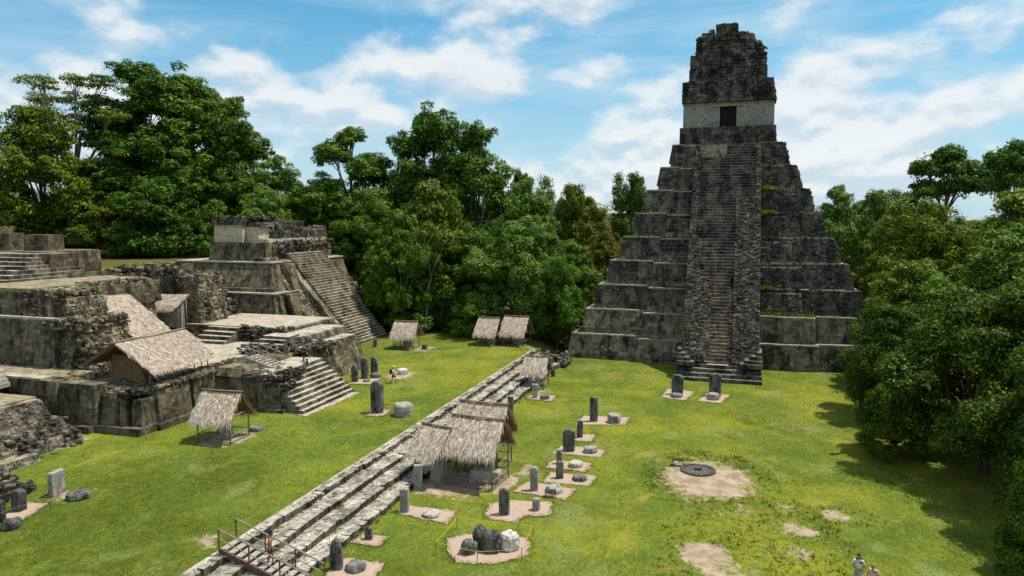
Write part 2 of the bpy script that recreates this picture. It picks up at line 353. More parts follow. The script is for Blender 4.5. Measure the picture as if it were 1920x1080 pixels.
def tufts(nb, P, size, n=1, lean=.4):
    """small leaf blades standing on the points P (as thin quads)"""
    P = np.repeat(np.asarray(P, float), n, 0); k = len(P)
    if k == 0: return
    P[:, :2] += rng.normal(0, size*.5, (k, 2)); a = rng.uniform(0, 6.28, k); w = rng.uniform(.12, .3, k)*size; hgt = rng.uniform(.5, 1.2, k)*size
    dx, dy = np.cos(a)*w, np.sin(a)*w; lean = rng.normal(0, lean, (k, 2))*hgt[:, None]; w = w*1.4
    A = np.zeros((k, 4, 3)); A[:] = P[:, None]
    A[:, 0, 0] -= dx; A[:, 0, 1] -= dy; A[:, 1, 0] += dx; A[:, 1, 1] += dy
    A[:, 2, 0] += dx*.3; A[:, 2, 1] += dy*.3; A[:, 3, 0] -= dx*.3; A[:, 3, 1] -= dy*.3
    A[:, 2:, :2] += lean[:, None]; A[:, 2:, 2] += hgt[:, None]; A[:, :2, 2] -= .02
    nb.add(A.reshape(-1, 3), np.arange(4*k).reshape(-1, 4))
def block(nb, mb, x0, x1, y0, y1, z0, z1, bw=.0, bs=.0, ch=.32, sl=.6, out=.06, rough=.012, faces='ws'):
    """battered platform block: west face leans by bw, south face by bs; facing stones on them"""
    mb.frus(x0, x1, y0, y1, z0, x0+bw, x1, y0+bs, y1, z1)
    if out < .07: out, rough, gp = out*.8, rough*.6, .013
    else: gp = .012
    if 'w' in faces: stones(nb, (x0, y1, z0), (x0, y0, z0), (x0+bw, y0+bs, z1), (x0+bw, y1, z1), ch, sl, out, gp, rough=rough)
    if 's' in faces: stones(nb, (x0, y0, z0), (x1, y0, z0), (x1, y0+bs, z1), (x0+bw, y0+bs, z1), ch, sl, out, gp, rough=rough)

# ------------------------------------------------------------------ ground
def ss(t): t = np.clip(t, 0, 1); return t*t*(3-2*t)
def height(x, y):
    x = np.asarray(x, float); y = np.asarray(y, float)
    z = 1.4*ss((y-23.6)/.4)
    z = np.where(x > 84, 1.4*ss((y-22.5)/3.5)*1.0, z)
    hill = 10.6*ss((y-62)/9)*ss((x-44)/6)
    hill = np.where(x > 92, 10.6*ss((y-(50+np.clip((x-92)*-.2, -4, 0)))/17), hill)
    z = z+hill
    far = np.hypot(x-60, y-10)
    z = z+14*ss((far-90)/220)*(.6+.4*np.sin(x*.011+1)*np.cos(y*.013))*ss((far-90)/160)
    z = z+np.where(x > 60, 1.0, 0)*np.where(y < -24, 1.5*ss((-24-y)/20), 0)
    return z
def hz(x, y): return float(height(x, y))
xs = np.concatenate([-np.geomspace(3000, 12, 22)+18, np.arange(6, 18, 2), np.arange(18, 96, .4), 96+np.geomspace(.8, 3500, 46)])
ys = np.concatenate([-np.geomspace(3500, .8, 40)-24.8, np.arange(-24.8, 23.5, .4), [23.6, 23.8, 24.0], np.arange(24.4, 50, .4), 50+np.geomspace(.8, 3500, 44)])
xs = np.unique(np.round(xs, 3)); ys = np.unique(np.round(ys, 3))
GX, GY = np.meshgrid(xs, ys, indexing='ij'); GZ = height(GX, GY)
near = (np.abs(GX-55) < 45) & (np.abs(GY-12) < 40)
GZ = GZ+np.where(near & ((GY < 19.6) | (GY > 24.6)), .035*np.sin(GX*.9+np.sin(GY*.5)*2)*np.sin(GY*.7+1.3), 0)
i = np.arange(len(xs)*len(ys)).reshape(len(xs), len(ys))
F = np.stack([i[:-1, :-1], i[1:, :-1], i[1:, 1:], i[:-1, 1:]], -1).reshape(-1, 4)
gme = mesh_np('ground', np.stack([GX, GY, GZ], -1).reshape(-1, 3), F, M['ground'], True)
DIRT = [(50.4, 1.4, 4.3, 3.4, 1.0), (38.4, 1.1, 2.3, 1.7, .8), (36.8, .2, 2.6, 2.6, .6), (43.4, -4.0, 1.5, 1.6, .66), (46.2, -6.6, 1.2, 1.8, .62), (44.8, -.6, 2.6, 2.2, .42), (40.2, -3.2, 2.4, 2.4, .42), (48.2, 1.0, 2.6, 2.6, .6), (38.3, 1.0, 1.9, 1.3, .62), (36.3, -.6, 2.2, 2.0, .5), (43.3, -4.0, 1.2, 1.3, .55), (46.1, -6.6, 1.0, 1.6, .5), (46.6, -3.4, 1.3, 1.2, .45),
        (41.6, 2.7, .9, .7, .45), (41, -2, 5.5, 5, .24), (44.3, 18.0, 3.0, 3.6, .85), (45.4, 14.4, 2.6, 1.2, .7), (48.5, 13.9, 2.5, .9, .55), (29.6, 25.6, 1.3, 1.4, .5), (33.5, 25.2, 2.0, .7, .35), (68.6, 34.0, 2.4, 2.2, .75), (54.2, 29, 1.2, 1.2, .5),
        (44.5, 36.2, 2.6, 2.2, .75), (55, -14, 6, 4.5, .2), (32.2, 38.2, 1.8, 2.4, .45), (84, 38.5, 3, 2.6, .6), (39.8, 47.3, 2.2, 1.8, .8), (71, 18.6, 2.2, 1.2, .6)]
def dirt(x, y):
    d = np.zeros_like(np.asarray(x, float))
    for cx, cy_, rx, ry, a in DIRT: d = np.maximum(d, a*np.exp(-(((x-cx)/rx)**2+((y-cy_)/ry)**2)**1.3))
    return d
def lush_vignette(x, y):                                        # thicker grass, plus lens vignette painted as darker near lawn
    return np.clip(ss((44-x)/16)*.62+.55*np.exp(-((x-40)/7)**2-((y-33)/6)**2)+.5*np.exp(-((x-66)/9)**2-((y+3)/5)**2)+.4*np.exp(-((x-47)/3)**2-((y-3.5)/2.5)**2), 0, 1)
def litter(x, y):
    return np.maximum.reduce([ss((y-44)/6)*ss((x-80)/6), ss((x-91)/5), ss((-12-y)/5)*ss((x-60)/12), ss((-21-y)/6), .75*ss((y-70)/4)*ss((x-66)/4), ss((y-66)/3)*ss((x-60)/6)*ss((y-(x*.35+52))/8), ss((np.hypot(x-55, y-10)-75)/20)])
for nm, fn in (('dirt', dirt), ('litter', litter), ('lush_vignette', lush_vignette)):
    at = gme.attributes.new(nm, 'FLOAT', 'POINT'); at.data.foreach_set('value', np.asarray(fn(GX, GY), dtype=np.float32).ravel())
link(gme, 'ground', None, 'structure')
PADS = [(0, [(30.24, 19.32), (32.54, 19.62), (32.53, 17.03), (30.6, 16.8)]), (0, [(34.19, 20.0), (35.50, 19.95), (35.53, 18.29), (34.28, 18.25)]), (0, [(38.63, 19.58), (39.95, 19.23), (39.93, 15.94), (38.09, 15.83)]),
        (0, [(36.30, 15.09), (37.04, 14.34), (37.94, 11.43), (37.38, 10.48), (35.67, 10.15), (34.25, 11.48), (33.80, 13.55), (34.51, 14.29)]),
        (0, [(39.83, 14.10), (41.71, 14.40), (42.61, 13.56), (43.16, 10.62), (41.00, 10.32), (40.57, 11.72), (39.45, 11.95), (39.43, 13.55)]),
        (0, [(44.10, 13.66), (46.19, 13.15), (45.75, 9.62), (43.73, 9.96)]), (0, [(46.30, 12.12), (48.35, 12.19), (48.62, 8.79), (46.56, 8.95)]), (0, [(49.11, 12.70), (50.95, 12.64), (51.13, 9.65), (49.22, 9.74)]),
        (0, [(52.48, 13.11), (54.66, 12.70), (54.38, 9.14), (52.61, 9.32)]), (0, [(56.00, 12.12), (58.14, 12.13), (58.14, 10.59), (56.15, 10.70)]), (0, [(60.51, 12.97), (63.59, 12.89), (64.32, 8.70), (61.81, 8.77)]),
        (0, [(68.05, 19.67), (69.39, 19.78), (70.26, 16.97), (67.82, 16.86)]), (0, [(72.75, 6.71), (76.68, 6.42), (76.06, 3.63), (71.93, 4.29)]), (0, [(72.27, 3.17), (75.72, 2.38), (75.75, 0.01), (71.87, 0.98)]),
        (1.4, [(63.23, 37.04), (65.20, 37.24), (66.46, 34.84), (63.82, 34.36)]), (1.4, [(28.24, 38.6), (30.58, 39.4), (30.83, 37.94), (28.72, 37.17)]), (1.4, [(53.12, 29.5), (55.24, 29.9), (55.59, 28.2), (53.54, 27.9)])]
def ragged(poly, amp=.06):
    out = []; n = len(poly)
    for k in range(n):
        a, b = Vector(poly[k]), Vector(poly[(k+1) % n]); m = max(2, int((b-a).length/.28))
        for j in range(m):
            p = a.lerp(b, j/m); e = min(1, j/2, (m-j)/2) if j else 1
            out.append((p.x+rnd.gauss(0, amp*(.4+.6*e)), p.y+rnd.gauss(0, amp*(.4+.6*e))))
    return out
for z, poly in PADS:
    if sum(poly[k][0]*poly[(k+1) % len(poly)][1]-poly[(k+1) % len(poly)][0]*poly[k][1] for k in range(len(poly))) < 0: poly = poly[::-1]
    MB().prism(ragged(poly), z-.3, z+.038+rnd.uniform(0, .006)).build('gravel_patch', M['gravel'], kind='structure')
MB().prism(ragged([(51.6, 34.1), (60.2, 33.9), (60.2, 35), (51.6, 35)], .05), 1.1, 1.455).build('stone_apron', M['pale'], kind='structure')
# grass blades over the lawns, one sheet of ground cover
nb = NB(); k = 330000
gx = 25+68*rng.random(k)**1.25; gy = rng.uniform(-20, 50, k)
inpad = np.zeros(k, bool)
for z, poly in PADS:
    a = np.array(poly); ins = np.zeros(k, bool)
    for q in range(len(a)):
        (x0, y0), (x1, y1) = a[q], a[(q+1) % len(a)]
        ins ^= ((y0 > gy) != (y1 > gy)) & (gx < (x1-x0)*(gy-y0)/(y1-y0+1e-9)+x0)
    inpad |= ins
vis = (gy > -7-(gx-25)*.42) & (gy < 36+(gx-25)*.6)
ok = vis & ~inpad & ~((gy > 19.7) & (gy < 24.3)) & (dirt(gx, gy)+rng.normal(0, .12, k) < .38) & (litter(gx, gy) < .4) & ~((gx > 90.5) & (gy < 20.5))
ok &= rng.random(k) < .8
gx, gy = gx[ok], gy[ok]
tufts(nb, np.stack([gx, gy, height(gx, gy)], -1), .07, lean=1.5)
for z, poly in PADS:                                  # grass creeping over the gravel edges
    a = np.array(poly)
    for q in range(len(a)):
        t = rng.random(150)[:, None]; e = a[q]*(1-t)+a[(q+1) % len(a)]*t+rng.normal(0, .10, (150, 2)); tufts(nb, np.concatenate([e, np.full((150, 1), z+.04)], 1), .06, lean=2.2)
gx = rng.uniform(27, 60, 5000); gy = rng.uniform(-12, 6, 5000); q = (dirt(gx, gy) > .08) & (dirt(gx, gy) < .5); gx, gy = gx[q], gy[q]
tufts(nb, np.stack([gx, gy, height(gx, gy)], -1), .13, 4, lean=1.0)
nb.build('grass', M['blade'], kind='stuff', label='short green grass growing over the plaza lawns', cat='grass')

# ------------------------------------------------------------------ great pyramid temple
CY = 1.4
TH = [18.7, 17.2, 15.9, 14.5, 13.05, 11.65, 10.25, 8.7, 7.25]
TI = [10.0, 9.6, 9.15, 8.7, 8.0, 7.3, 6.7, 6.1, 5.6]
T = thing('pyramid_temple', 'tall stepped stone pyramid with steep stairway and roof comb above the plaza', 'temple', (106, CY, 0))
XB = 124.0
wed = NB()                                             # weeds on the ledges
for k in range(9):
    z0, z1 = 3.12*k-(.4 if k == 0 else .0), 3.12*(k+1); h = TH[k]; xf = 110-h; nb = NB(); mb = MB(); bt = .42
    # north half: crisp walls with a recessed foot band
    zb = z0+.62 if k else .55
    mb.frus(xf-bt*.55, XB-k*1.4, CY, CY+h+bt*.55, z0, xf-bt*.5, XB-k*1.4, CY, CY+h+bt*.5, zb)
    mb.frus(xf-bt-.04, XB-k*1.4, CY, CY+h+bt, zb, xf, XB-k*1.4, CY, CY+h, z1)
    stones(nb, (xf-bt-.04, CY+h+bt, zb), (xf-bt-.04, CY+4, zb), (xf, CY+4, z1), (xf, CY+h, z1), .52, .95, .03, .014, rough=.004)
    xi = xf-.85; hi = TI[k]
    mb.frus(xi-bt*.55, xf+1, CY, CY+hi+.1, z0, xi-bt*.5, xf+1, CY, CY+hi, zb-.06)
    mb.frus(xi-bt-.03, xf+1, CY, CY+hi+.12, zb-.06, xi, xf+1, CY, CY+hi, z1-.22)
    stones(nb, (xi-bt-.03, CY+hi+.1, zb), (xi-bt-.03, CY+4, zb), (xi, CY+4, z1-.23), (xi, CY+hi, z1-.23), .52, .95, .03, .014, rough=.004)
    # south half: crumbled from the third ledge up
    if k < 2:
        mb.frus(xf-bt, XB-k*1.4, CY-h-bt, CY, z0, xf, XB-k*1.4, CY-h, CY, z1-.03)
        stones(nb, (xf-bt, CY-4, z0), (xf-bt, CY-h-bt, z0), (xf, CY-h, z1-.03), (xf, CY-4, z1-.03), .5, .85, .035, .014, rough=.005)
        mb.frus(xi-bt, xf+1, CY-hi-1.3, CY, z0, xi, xf+1, CY-hi-1.2, CY, z1-.12)
        stones(nb, (xi-bt, CY-4, z0), (xi-bt, CY-hi-1.3, z0), (xi, CY-hi-1.2, z1-.12), (xi, CY-4, z1-.12), .5, .85, .035, .014, rough=.005)
    else:
        e = (TH[k-1]-h)*.52
        mb.frus(xf-e, XB-k*1.4, CY-h-e, CY, z0, xf, XB-k*1.4, CY-h, CY, z1-.05)
        if k < 5: mb.frus(xf-e-.45, xf+1, CY-hi-.3, CY, z0, xf-.45, xf+1, CY-hi-.1, CY, z1-.5); stones(nb, (xf-e-.47, CY-4, z0), (xf-e-.47, CY-hi-.3, z0), (xf-.47, CY-hi-.1, z1-.5), (xf-.47, CY-4, z1-.5), .3, .5, .10, rough=.03, keep=.9)
        stones(nb, (xf-e, CY-4, z0), (xf-e, CY-h-e, z0), (xf, CY-h, z1-.05), (xf, CY-4, z1-.05), .30, .55, .10, rough=.03, keep=.95)
        stones(nb, (xf-e, CY-h-e, z0), (XB-k*1.4, CY-h-e, z0), (XB-k*1.4, CY-h, z1-.05), (xf, CY-h, z1-.05), .35, .6, .2, rough=.05, keep=.8)
        yy = rng.uniform(CY-h+.3, CY-4.2, 40); rocks(nb, np.stack([np.full(40, xf+.15)+rng.normal(0, .2, 40), yy, np.full(40, z1)-.02], -1), .26)
    yy = rng.uniform(CY+4.2, CY+h, 30); rocks(nb, np.stack([np.full(30, xf+.3)+rng.normal(0, .15, 30), yy, np.full(30, z1)], -1), .18)
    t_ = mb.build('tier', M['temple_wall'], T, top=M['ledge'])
    cp = MB()  # pale row added to draw the sunlit ledge edges
    for (xa, ya, yb_, za) in ((xf, CY+hi+.1, CY+h, z1), (xi, CY+4.3, CY+hi, z1-.22)) + (((xf, CY-h, CY-hi-1.3, z1-.03), (xi, CY-hi-1.2, CY-4.4, z1-.12)) if k < 2 else ((xf, CY-h, CY-4.4, z1-.05),)):
        y = ya
        while y < yb_-.1:
            w = min(rnd.uniform(.5, 1.4), yb_-y)
            if k < 2 or y > CY or rnd.random() < .6: cp.box(xa-.07+rnd.gauss(0, .02), xa+.45, y+.01, y+w-.01, za-.10, za+.07+rnd.gauss(0, .02), .015)
            y += w
    cp.build('lit_edge_stones', M['ledge'], t_, kind='stuff'); nb.build('facing_stones', M['temple_wall'] if k < 2 else M['temple'], t_)
    nw = 70; yl = CY+4.2+(h-4.4)*rng.random(nw)**.8; yl = np.clip(np.repeat(yl[:14], 5)+rng.normal(0, .35, 70), CY+4.2, CY+h); tufts(wed, np.stack([xf+.05+rng.random(nw)*.9, yl, np.full(nw, z1)], -1), .14, 3)
    if k > 0: yl = CY-4.2-(h-5)*rng.random(nw)**3.0; tufts(wed, np.stack([xf+.1+rng.random(nw)*.7, yl, np.full(nw, z1)], -1), .2, 3)
for k in (1, 2, 5, 6): yl = CY-4.5-rng.random(110)**1.6*(6 if k == 1 else 1.4); tufts(wed, np.stack([110-TH[k]-.2+rng.random(110)*.8, yl, np.full(110, 3.12*(k+1)-.05)], -1), .42, 4)
wed.build('ledge_weeds', M['leaf_weed'], T)
# stairway: sloping rubble core, steps let into it, wide foot steps
S0, S1 = (83.7, 1.5), (103.3, 28.15)
sx = lambda z: S0[0]+(S1[0]-S0[0])*(z-S0[1])/(S1[1]-S0[1])
nb = NB(); mb = MB()
mb.ext([(83.2, 0), (106, 0), (106, 28.1), (S1[0]+.5, 28.1), (S0[0]+.45, 1.5)], CY-4.35, CY+4.25)
core = mb.build('stair_core', M['temple_rubble'], T)
def smass(za, zb, y0, y1, up=.42):
    a, b = sx(za), sx(zb); d = Vector((-(S1[1]-S0[1]), 0, S1[0]-S0[0])).normalized()*up
    mb2 = MB().ext([(a+.6, za), (b+.9, zb), (b+d.x, zb+d.z), (a+d.x, za+d.z)], y0, y1)
    stones(nb, (a+d.x, y1, za+d.z), (a+d.x, y0, za+d.z), (b+d.x, y0, zb+d.z), (b+d.x, y1, zb+d.z), .22, .40, .13, rough=.03, keep=.96)
    return mb2.build('stair_flank', M['temple_rubble'], T)
smass(1.5, 20.4, CY-4.35, CY-1.35, .5); smass(1.5, 10.8, CY+1.15, CY+4.2, .5); smass(10.8, 27.6, CY+3.35, CY+4.2, .32); smass(20.4, 27.6, CY-4.3, CY-3.75, .3)
smass(10.8, 15.5, CY+2.6, CY+3.35, .25); smass(1.5, 9.4, CY-1.35, CY-.9, .3)
nb.build('facing_stones', M['temple_rubble'], core)
ns = 70
for j in range(ns):
    z = 1.5+(28.1-1.5)*j/ns; rise = (28.1-1.5)/ns
    if z < 10.8: y0, y1 = CY-1.0, CY+1.25
    elif z < 20.4: y0, y1 = CY-1.45, CY+3.45
    else: y0, y1 = CY-3.8, CY+3.4
    # each step is laid as a row of uneven blocks
    b = MB(); c2 = MB(); y = y0
    while y < y1-.05:
        w = min(rnd.uniform(.5, 1.3), y1-y)
        dx = rnd.gauss(0, .04); dz = rnd.gauss(0, .018)
        b.box(sx(z)-.12+dx, sx(z)+.75, y+.006, y+w-.006, z-.14, z+rise*.70+dz, .012); c2.box(sx(z)-.22+dx+rnd.gauss(0, .025), sx(z)+.6, y+.012, y+w-.012, z+rise*.66+dz, z+rise*.98+dz, .02); y += w
    st_ = b.build('step', M['temple'] if z > 10.8 else M['worn_tan'], T); c2.build('nosing', M['nosing'] if z > 10.8 else M['worn_tan'], st_)
for j in range(4):
    b = MB(); y = CY-4.6
    while y < CY+4.55:
        w = min(rnd.uniform(.7, 1.5), CY+4.6-y); b.box(81.3+.6*j+rnd.gauss(0, .025), 84.4, y+.006, y+w-.006, -.3 if j == 0 else .4*j-.1, .4*(j+1)+rnd.gauss(0, .015), .012); y += w
    b.build('step', M['temple'], T, top=M['nosing'])
for j in range(4, 8):
    for y0, y1 in ((CY+2.2+.5*(j-3), CY+4.55), (CY-4.6, CY-1.6-.62*(j-3))):
        b = MB(); b.box(82.15+.34*(j-4), 86.2, y0, y1, .4*j-.05, .4*(j+1), .03); b.build('step', M['temple'], T, top=M['nosing'])
b = MB(); b.box(83.0, 84.6, CY-1, CY+1.3, 1.55, 1.64); b.build('landing', M['pale'], T)
# temple building on top
nb = NB(); nbp = NB(); mb = MB()
block(nb, mb, 103.7, 116, CY-6.3, CY+6.4, 28.06, 30.5, .15, .15, .42, .7, .06); mb.box(102.9, 103.9, CY-3.6, CY+3.6, 28.0, 29.3); mb.box(103.3, 104.2, CY-2.2, CY+2.2, 28.0, 30.3)
stones(nb, (102.9, CY+3.6, 28.1), (102.9, CY-3.6, 28.1), (102.9, CY-3.6, 29.3), (102.9, CY+3.6, 29.3), .4, .7, .08)
mb.build('building_platform', M['temple'], T)
x0 = 104.9
for y0, y1 in ((CY-5.95, CY-1.06), (CY+1.14, CY+6.05)):
    o = MB().frus(x0, x0+1.6, y0, y1, 30.4, x0+.1, x0+1.6, y0, y1, 33.95).build('wall', M['plaster'], T)
MB().box(x0+.06, x0+1.6, CY-1.06, CY+1.14, 33.35, 33.94).build('wall', M['plaster'], T)
MB().box(x0+.6, 114, CY-5.8, CY-5.6, 30.4, 33.94).box(x0+.6, 114, CY+5.7, CY+5.9, 30.4, 33.94).box(x0+2.6, 114, CY-5.6, CY+5.7, 30.4, 33.94).build('inner_wall', M['temple'], T)
dr = MB().box(x0+.55, x0+.62, CY-1.06, CY+1.14, 30.45, 33.35).build('doorway_shade', M['void'], T)  # dark panel stands in for the shade of the room
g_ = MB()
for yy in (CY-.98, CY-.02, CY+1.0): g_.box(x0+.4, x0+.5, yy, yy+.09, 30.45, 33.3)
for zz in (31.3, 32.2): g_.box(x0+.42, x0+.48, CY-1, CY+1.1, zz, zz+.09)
g_.build('door_bars', M['void'], dr)  # bars coloured near-black to deepen the doorway shade
MB().box(x0-.13, x0+.5, CY-2.0, CY+2.2, 33.36, 33.62, .01).build('lintel', M['beam'], T)
for yy in (CY-2.7, CY+4.4): MB().box(x0+.02, x0+.1, yy, yy+.12, 33.0, 33.25).build('beam_hole', M['void'], T)  # dark blocks stand in for the shade inside the holes
mb = MB(); fz = NB()
block(fz, mb, x0-.28, 114.5, CY-6.1, CY+6.25, 33.98, 36.85, .42, .45, .45, .62, .16, .05)
yy = rng.uniform(CY-5.6, CY+5.7, 60); rocks(fz, np.stack([np.full(60, x0+.4)+rng.normal(0, .3, 60), yy, np.full(60, 36.9)], -1), .35)
fo = mb.build('frieze', M['temple'], T); fz.build('facing_stones', M['temple'], fo)
def comb(x0, x1, y0, y1, z0, z1, dep=.25):
    nb = NB(); mb = MB(); block(nb, mb, x0, x1, y0, y1, z0, z1, .3, .12, .5, .75, dep, .06)
    c_ = mb.build('roof_comb', M['temple'], T); nb.build('facing_stones', M['temple'], c_); return c_
comb(107.6, 112.6, -3.45, 6.95, 36.8, 39.1); comb(107.9, 112.4, -3.3, 6.85, 39.1, 41.05, .32)
comb(108.4, 112, -1.95, 6.15, 41.05, 43.0); comb(108.5, 111.9, -1.75, -.95, 43.0, 43.75); comb(108.5, 111.9, -.95, .45, 43.0, 44.1); comb(108.3, 112, .55, 3.45, 43, 45.3)
comb(108.6, 111.8, 3.75, 4.45, 43, 44.65); comb(108.6, 111.8, 4.45, 5.4, 43, 44.25); comb(108.6, 111.8, 5.4, 6.05, 43, 43.75); comb(108.5, 112, -3.05, -1.95, 41.05, 41.9); comb(108.45, 112, -2.75, -1.95, 41.9, 42.7)
nb2 = NB(); P = []
for y, z, w in [(6.4, 41.1, .5), (-2.9, 41.9, .5), (5.7, 43.8, .4), (2, 45.35, 1.4), (-1.3, 43.8, .5), (4.9, 44.3, .4), (-.3, 44.15, .5), (7.0, 36.9, .4), (-4.0, 36.9, .4)]:
    for _ in range(10): P.append((109+rnd.random()*2.4, y+rnd.uniform(-w, w), z))
rocks(nb2, P, .4); nb2.build('loose_stones', M['temple'], T)
nb.build('facing_stones', M['temple'], T)

# ------------------------------------------------------------------ long plaza staircase
T = thing('plaza_staircase', 'long low stone steps running beside the lawn towards the tall pyramid', 'staircase', (55, 22, 0))
edges = [23.62, 22.45, 21.3, 20.15]; over = NB(); tread = NB(); green = NB(); blk = []; chips = []
for j, ye in enumerate(edges):
    zt = 1.45-.36*j; xe = 88-1.0*j
    yb = 24.1 if j == 0 else edges[j-1]
    MB().box(18, xe+.2, ye+.1, yb+.3, -.4, zt-.04).build('step_bed', M['tread'], T)
    x = 18.0
    while x < xe:
        w = rnd.uniform(.38, 1.0); o_ = rnd.gauss(0, .05)
        blk.append((x+.004, x+w-.004, ye-.02+o_, ye+rnd.uniform(.28, .6), zt-.44, zt+rnd.gauss(-.01, .035))); x += w
    # paving slabs behind the edge blocks
    stones(tread, (18, ye+.4, zt-.04), (xe, ye+.4, zt-.04), (xe, yb, zt-.04), (18, yb, zt-.04), .30, .52, .05, .014, .012, .82)
    for _ in range(420): chips.append((rnd.uniform(22, xe), yb-.05-abs(rnd.gauss(0, .28)), zt-.02))
    for _ in range(26):
        cx, m_ = rnd.uniform(24, xe-2), rnd.randint(6, 30)
        tufts(green, np.stack([cx+rng.normal(0, .3, m_), yb-.05-np.abs(rng.normal(0, .10, m_)), np.full(m_, zt-.03)], -1), .12, 2)
blk.sort()
blk = [q for q in blk if q[0] > 25.5]+[q for q in blk if q[0] <= 25.5]
for q, bx_ in enumerate(blk):
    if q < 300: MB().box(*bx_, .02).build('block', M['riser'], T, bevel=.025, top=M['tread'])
    else:
        c8 = np.array([(bx_[i1], bx_[i2], bx_[i3]) for i1, i2, i3 in ((0, 2, 4), (1, 2, 4), (1, 3, 4), (0, 3, 4), (0, 2, 5), (1, 2, 5), (1, 3, 5), (0, 3, 5))])
        over.add(c8+rng.normal(0, .018, (8, 3)), np.array(BOXF))
gx = np.repeat(rng.uniform(24, 86, 90), 6)+rng.normal(0, .4, 540); tufts(green, np.stack([gx, edges[-1]-.1-np.abs(rng.normal(0, .12, 540)), np.zeros(540)], -1), .16, 2)
over.build('far_blocks', M['riser'], T); tread.build('paving_slabs', M['tread'], T); green.build('step_weeds', M['leaf_weed'], T)
nb = NB(); rocks(nb, chips, .13, .6); nb.build('stone_chips', M['tread'], T)
nb = NB(); rocks(nb, np.stack([rng.uniform(84, 89.5, 60), rng.uniform(19.3, 24.5, 60), rng.uniform(.1, .9, 60)], -1), .7); nb.build('rubble_end', M['riser'], T)

# ------------------------------------------------------------------ acropolis: front platform with buttressed walls
T = thing('ruined_platform', 'low dark stained stone platform with buttressed corner carrying the large thatched roof', 'platform', (44, 50, 1.4))
nb = NB(); mb = MB(); G0 = 1.2
mb.box(43.9, 75.3, 45.2, 70, G0, 4.6)
block(nb, mb, 42.5, 47, 51.0, 72, G0, 5.15, .35, .1, .42, .7, .05, .012)
block(nb, mb, 42.7, 47, 47.1, 50.9, G0, 5.05, .35, .3, .42, .7, .05, .012)
block(nb, mb, 43.0, 46, 45.4, 47.0, G0, 4.5, .35, .3, .42, .7, .05)
block(nb, mb, 43.15, 45, 44.55, 45.35, G0, 4.0, .3, .25, .42, .7, .05)
block(nb, mb, 43.35, 44.9, 43.3, 44.4, G0, 4.0, .3, .25, .42, .6, .05)
block(nb, mb, 45.0, 48.6, 43.05, 46, G0, 4.45, .12, .3, .42, .8, .04)
mb.box(42.2, 47, 47.3, 72, G0, 1.95).box(42.75, 45.2, 43.0, 47.3, G0, 1.98).box(44.6, 48.9, 42.7, 45, G0, 1.9)
block(nb, mb, 49.2, 52.3, 43.4, 46, G0, 4.5, .2, .25, .42, .8, .05)
mb.build('wall', M['wall'], T); nb.build('facing_stones', M['wall'], T)
MB().box(42.8, 43.9, 52.6, 72, 5.15, 5.3, .02).build('coping', M['pale'], T); MB().box(43.9, 46.5, 51.2, 72, 5.1, 5.26, .02).build('ledge', M['terrace_floor'], T)
MB().box(45.3, 66.2, 45.5, 60, 4.6, 4.66).build('court_floor', M['pale'], T)
nb = NB()
P = [(rnd.uniform(43.6, 46.4), rnd.uniform(43.8, 51), 4.3+rnd.uniform(0, .45)) for _ in range(420)]+[(rnd.uniform(45.2, 52), rnd.uniform(43.3, 44.6), 4.6+rnd.uniform(0, .15)) for _ in range(200)]+[(rnd.uniform(44, 47), rnd.uniform(50, 53), 4.8+rnd.uniform(0, .4)) for _ in range(150)]
P += [(rnd.uniform(50, 57), rnd.uniform(43.6, 45.2), 4.5+rnd.uniform(0, .3)) for _ in range(200)]
rocks(nb, P, .42); nb.build('loose_stones', M['rubble'], T)

# front staircase with its side wall
T = thing('stone_staircase', 'broad pale stone stairs rising from the lawn to the ruined acropolis', 'staircase', (56, 38, 1.4))
for j in range(9):
    b = MB(); x = 51.95+.07*j
    while x < 60.4:
        w = min(rnd.uniform(.7, 1.6), 60.5-x); b.box(x+.008, x+w-.008, 34.65+.42*j+rnd.gauss(0, .015), 39.2, 1.2+.345*j, 1.4+.345*(j+1)+rnd.gauss(0, .01), .01); x += w
    b.build('step', M['riser'], T, top=M['pale'])  # pale tops: wear and sunlit treads put into the colour
nb = NB(); mb = MB()
block(nb, mb, 52.0, 60.4, 38.6, 43.5, G0, 4.35, .25, 0, .45, .85, .04, .008, 'w'); block(nb, mb, 51.85, 53.2, 36.8, 38.7, G0, 3.5, .15, .2, .45, .8, .04, .01)
mb.box(51.6, 55, 36.4, 43.3, G0, 1.72)
mb.frus(52.0, 60.2, 41.0, 43.45, 4.2, 52.3, 60.2, 41.2, 43.45, 4.9)
mb.build('side_wall', M['wall'], T); nb.build('facing_stones', M['wall'], T)
MB().box(54.0, 60.4, 38.4, 43.4, 4.36, 4.52, .02).build('landing', M['pale'], T)
nb = NB(); rocks(nb, [(rnd.uniform(52.2, 56), rnd.uniform(37, 43), 4.1+rnd.uniform(0, .45)) for _ in range(520)]+[(rnd.uniform(52.1, 53.8), rnd.uniform(36.4, 39), 3.3+rnd.uniform(0, .6)) for _ in range(160)], .36, .45); nb.build('loose_stones', M['riser'], T)

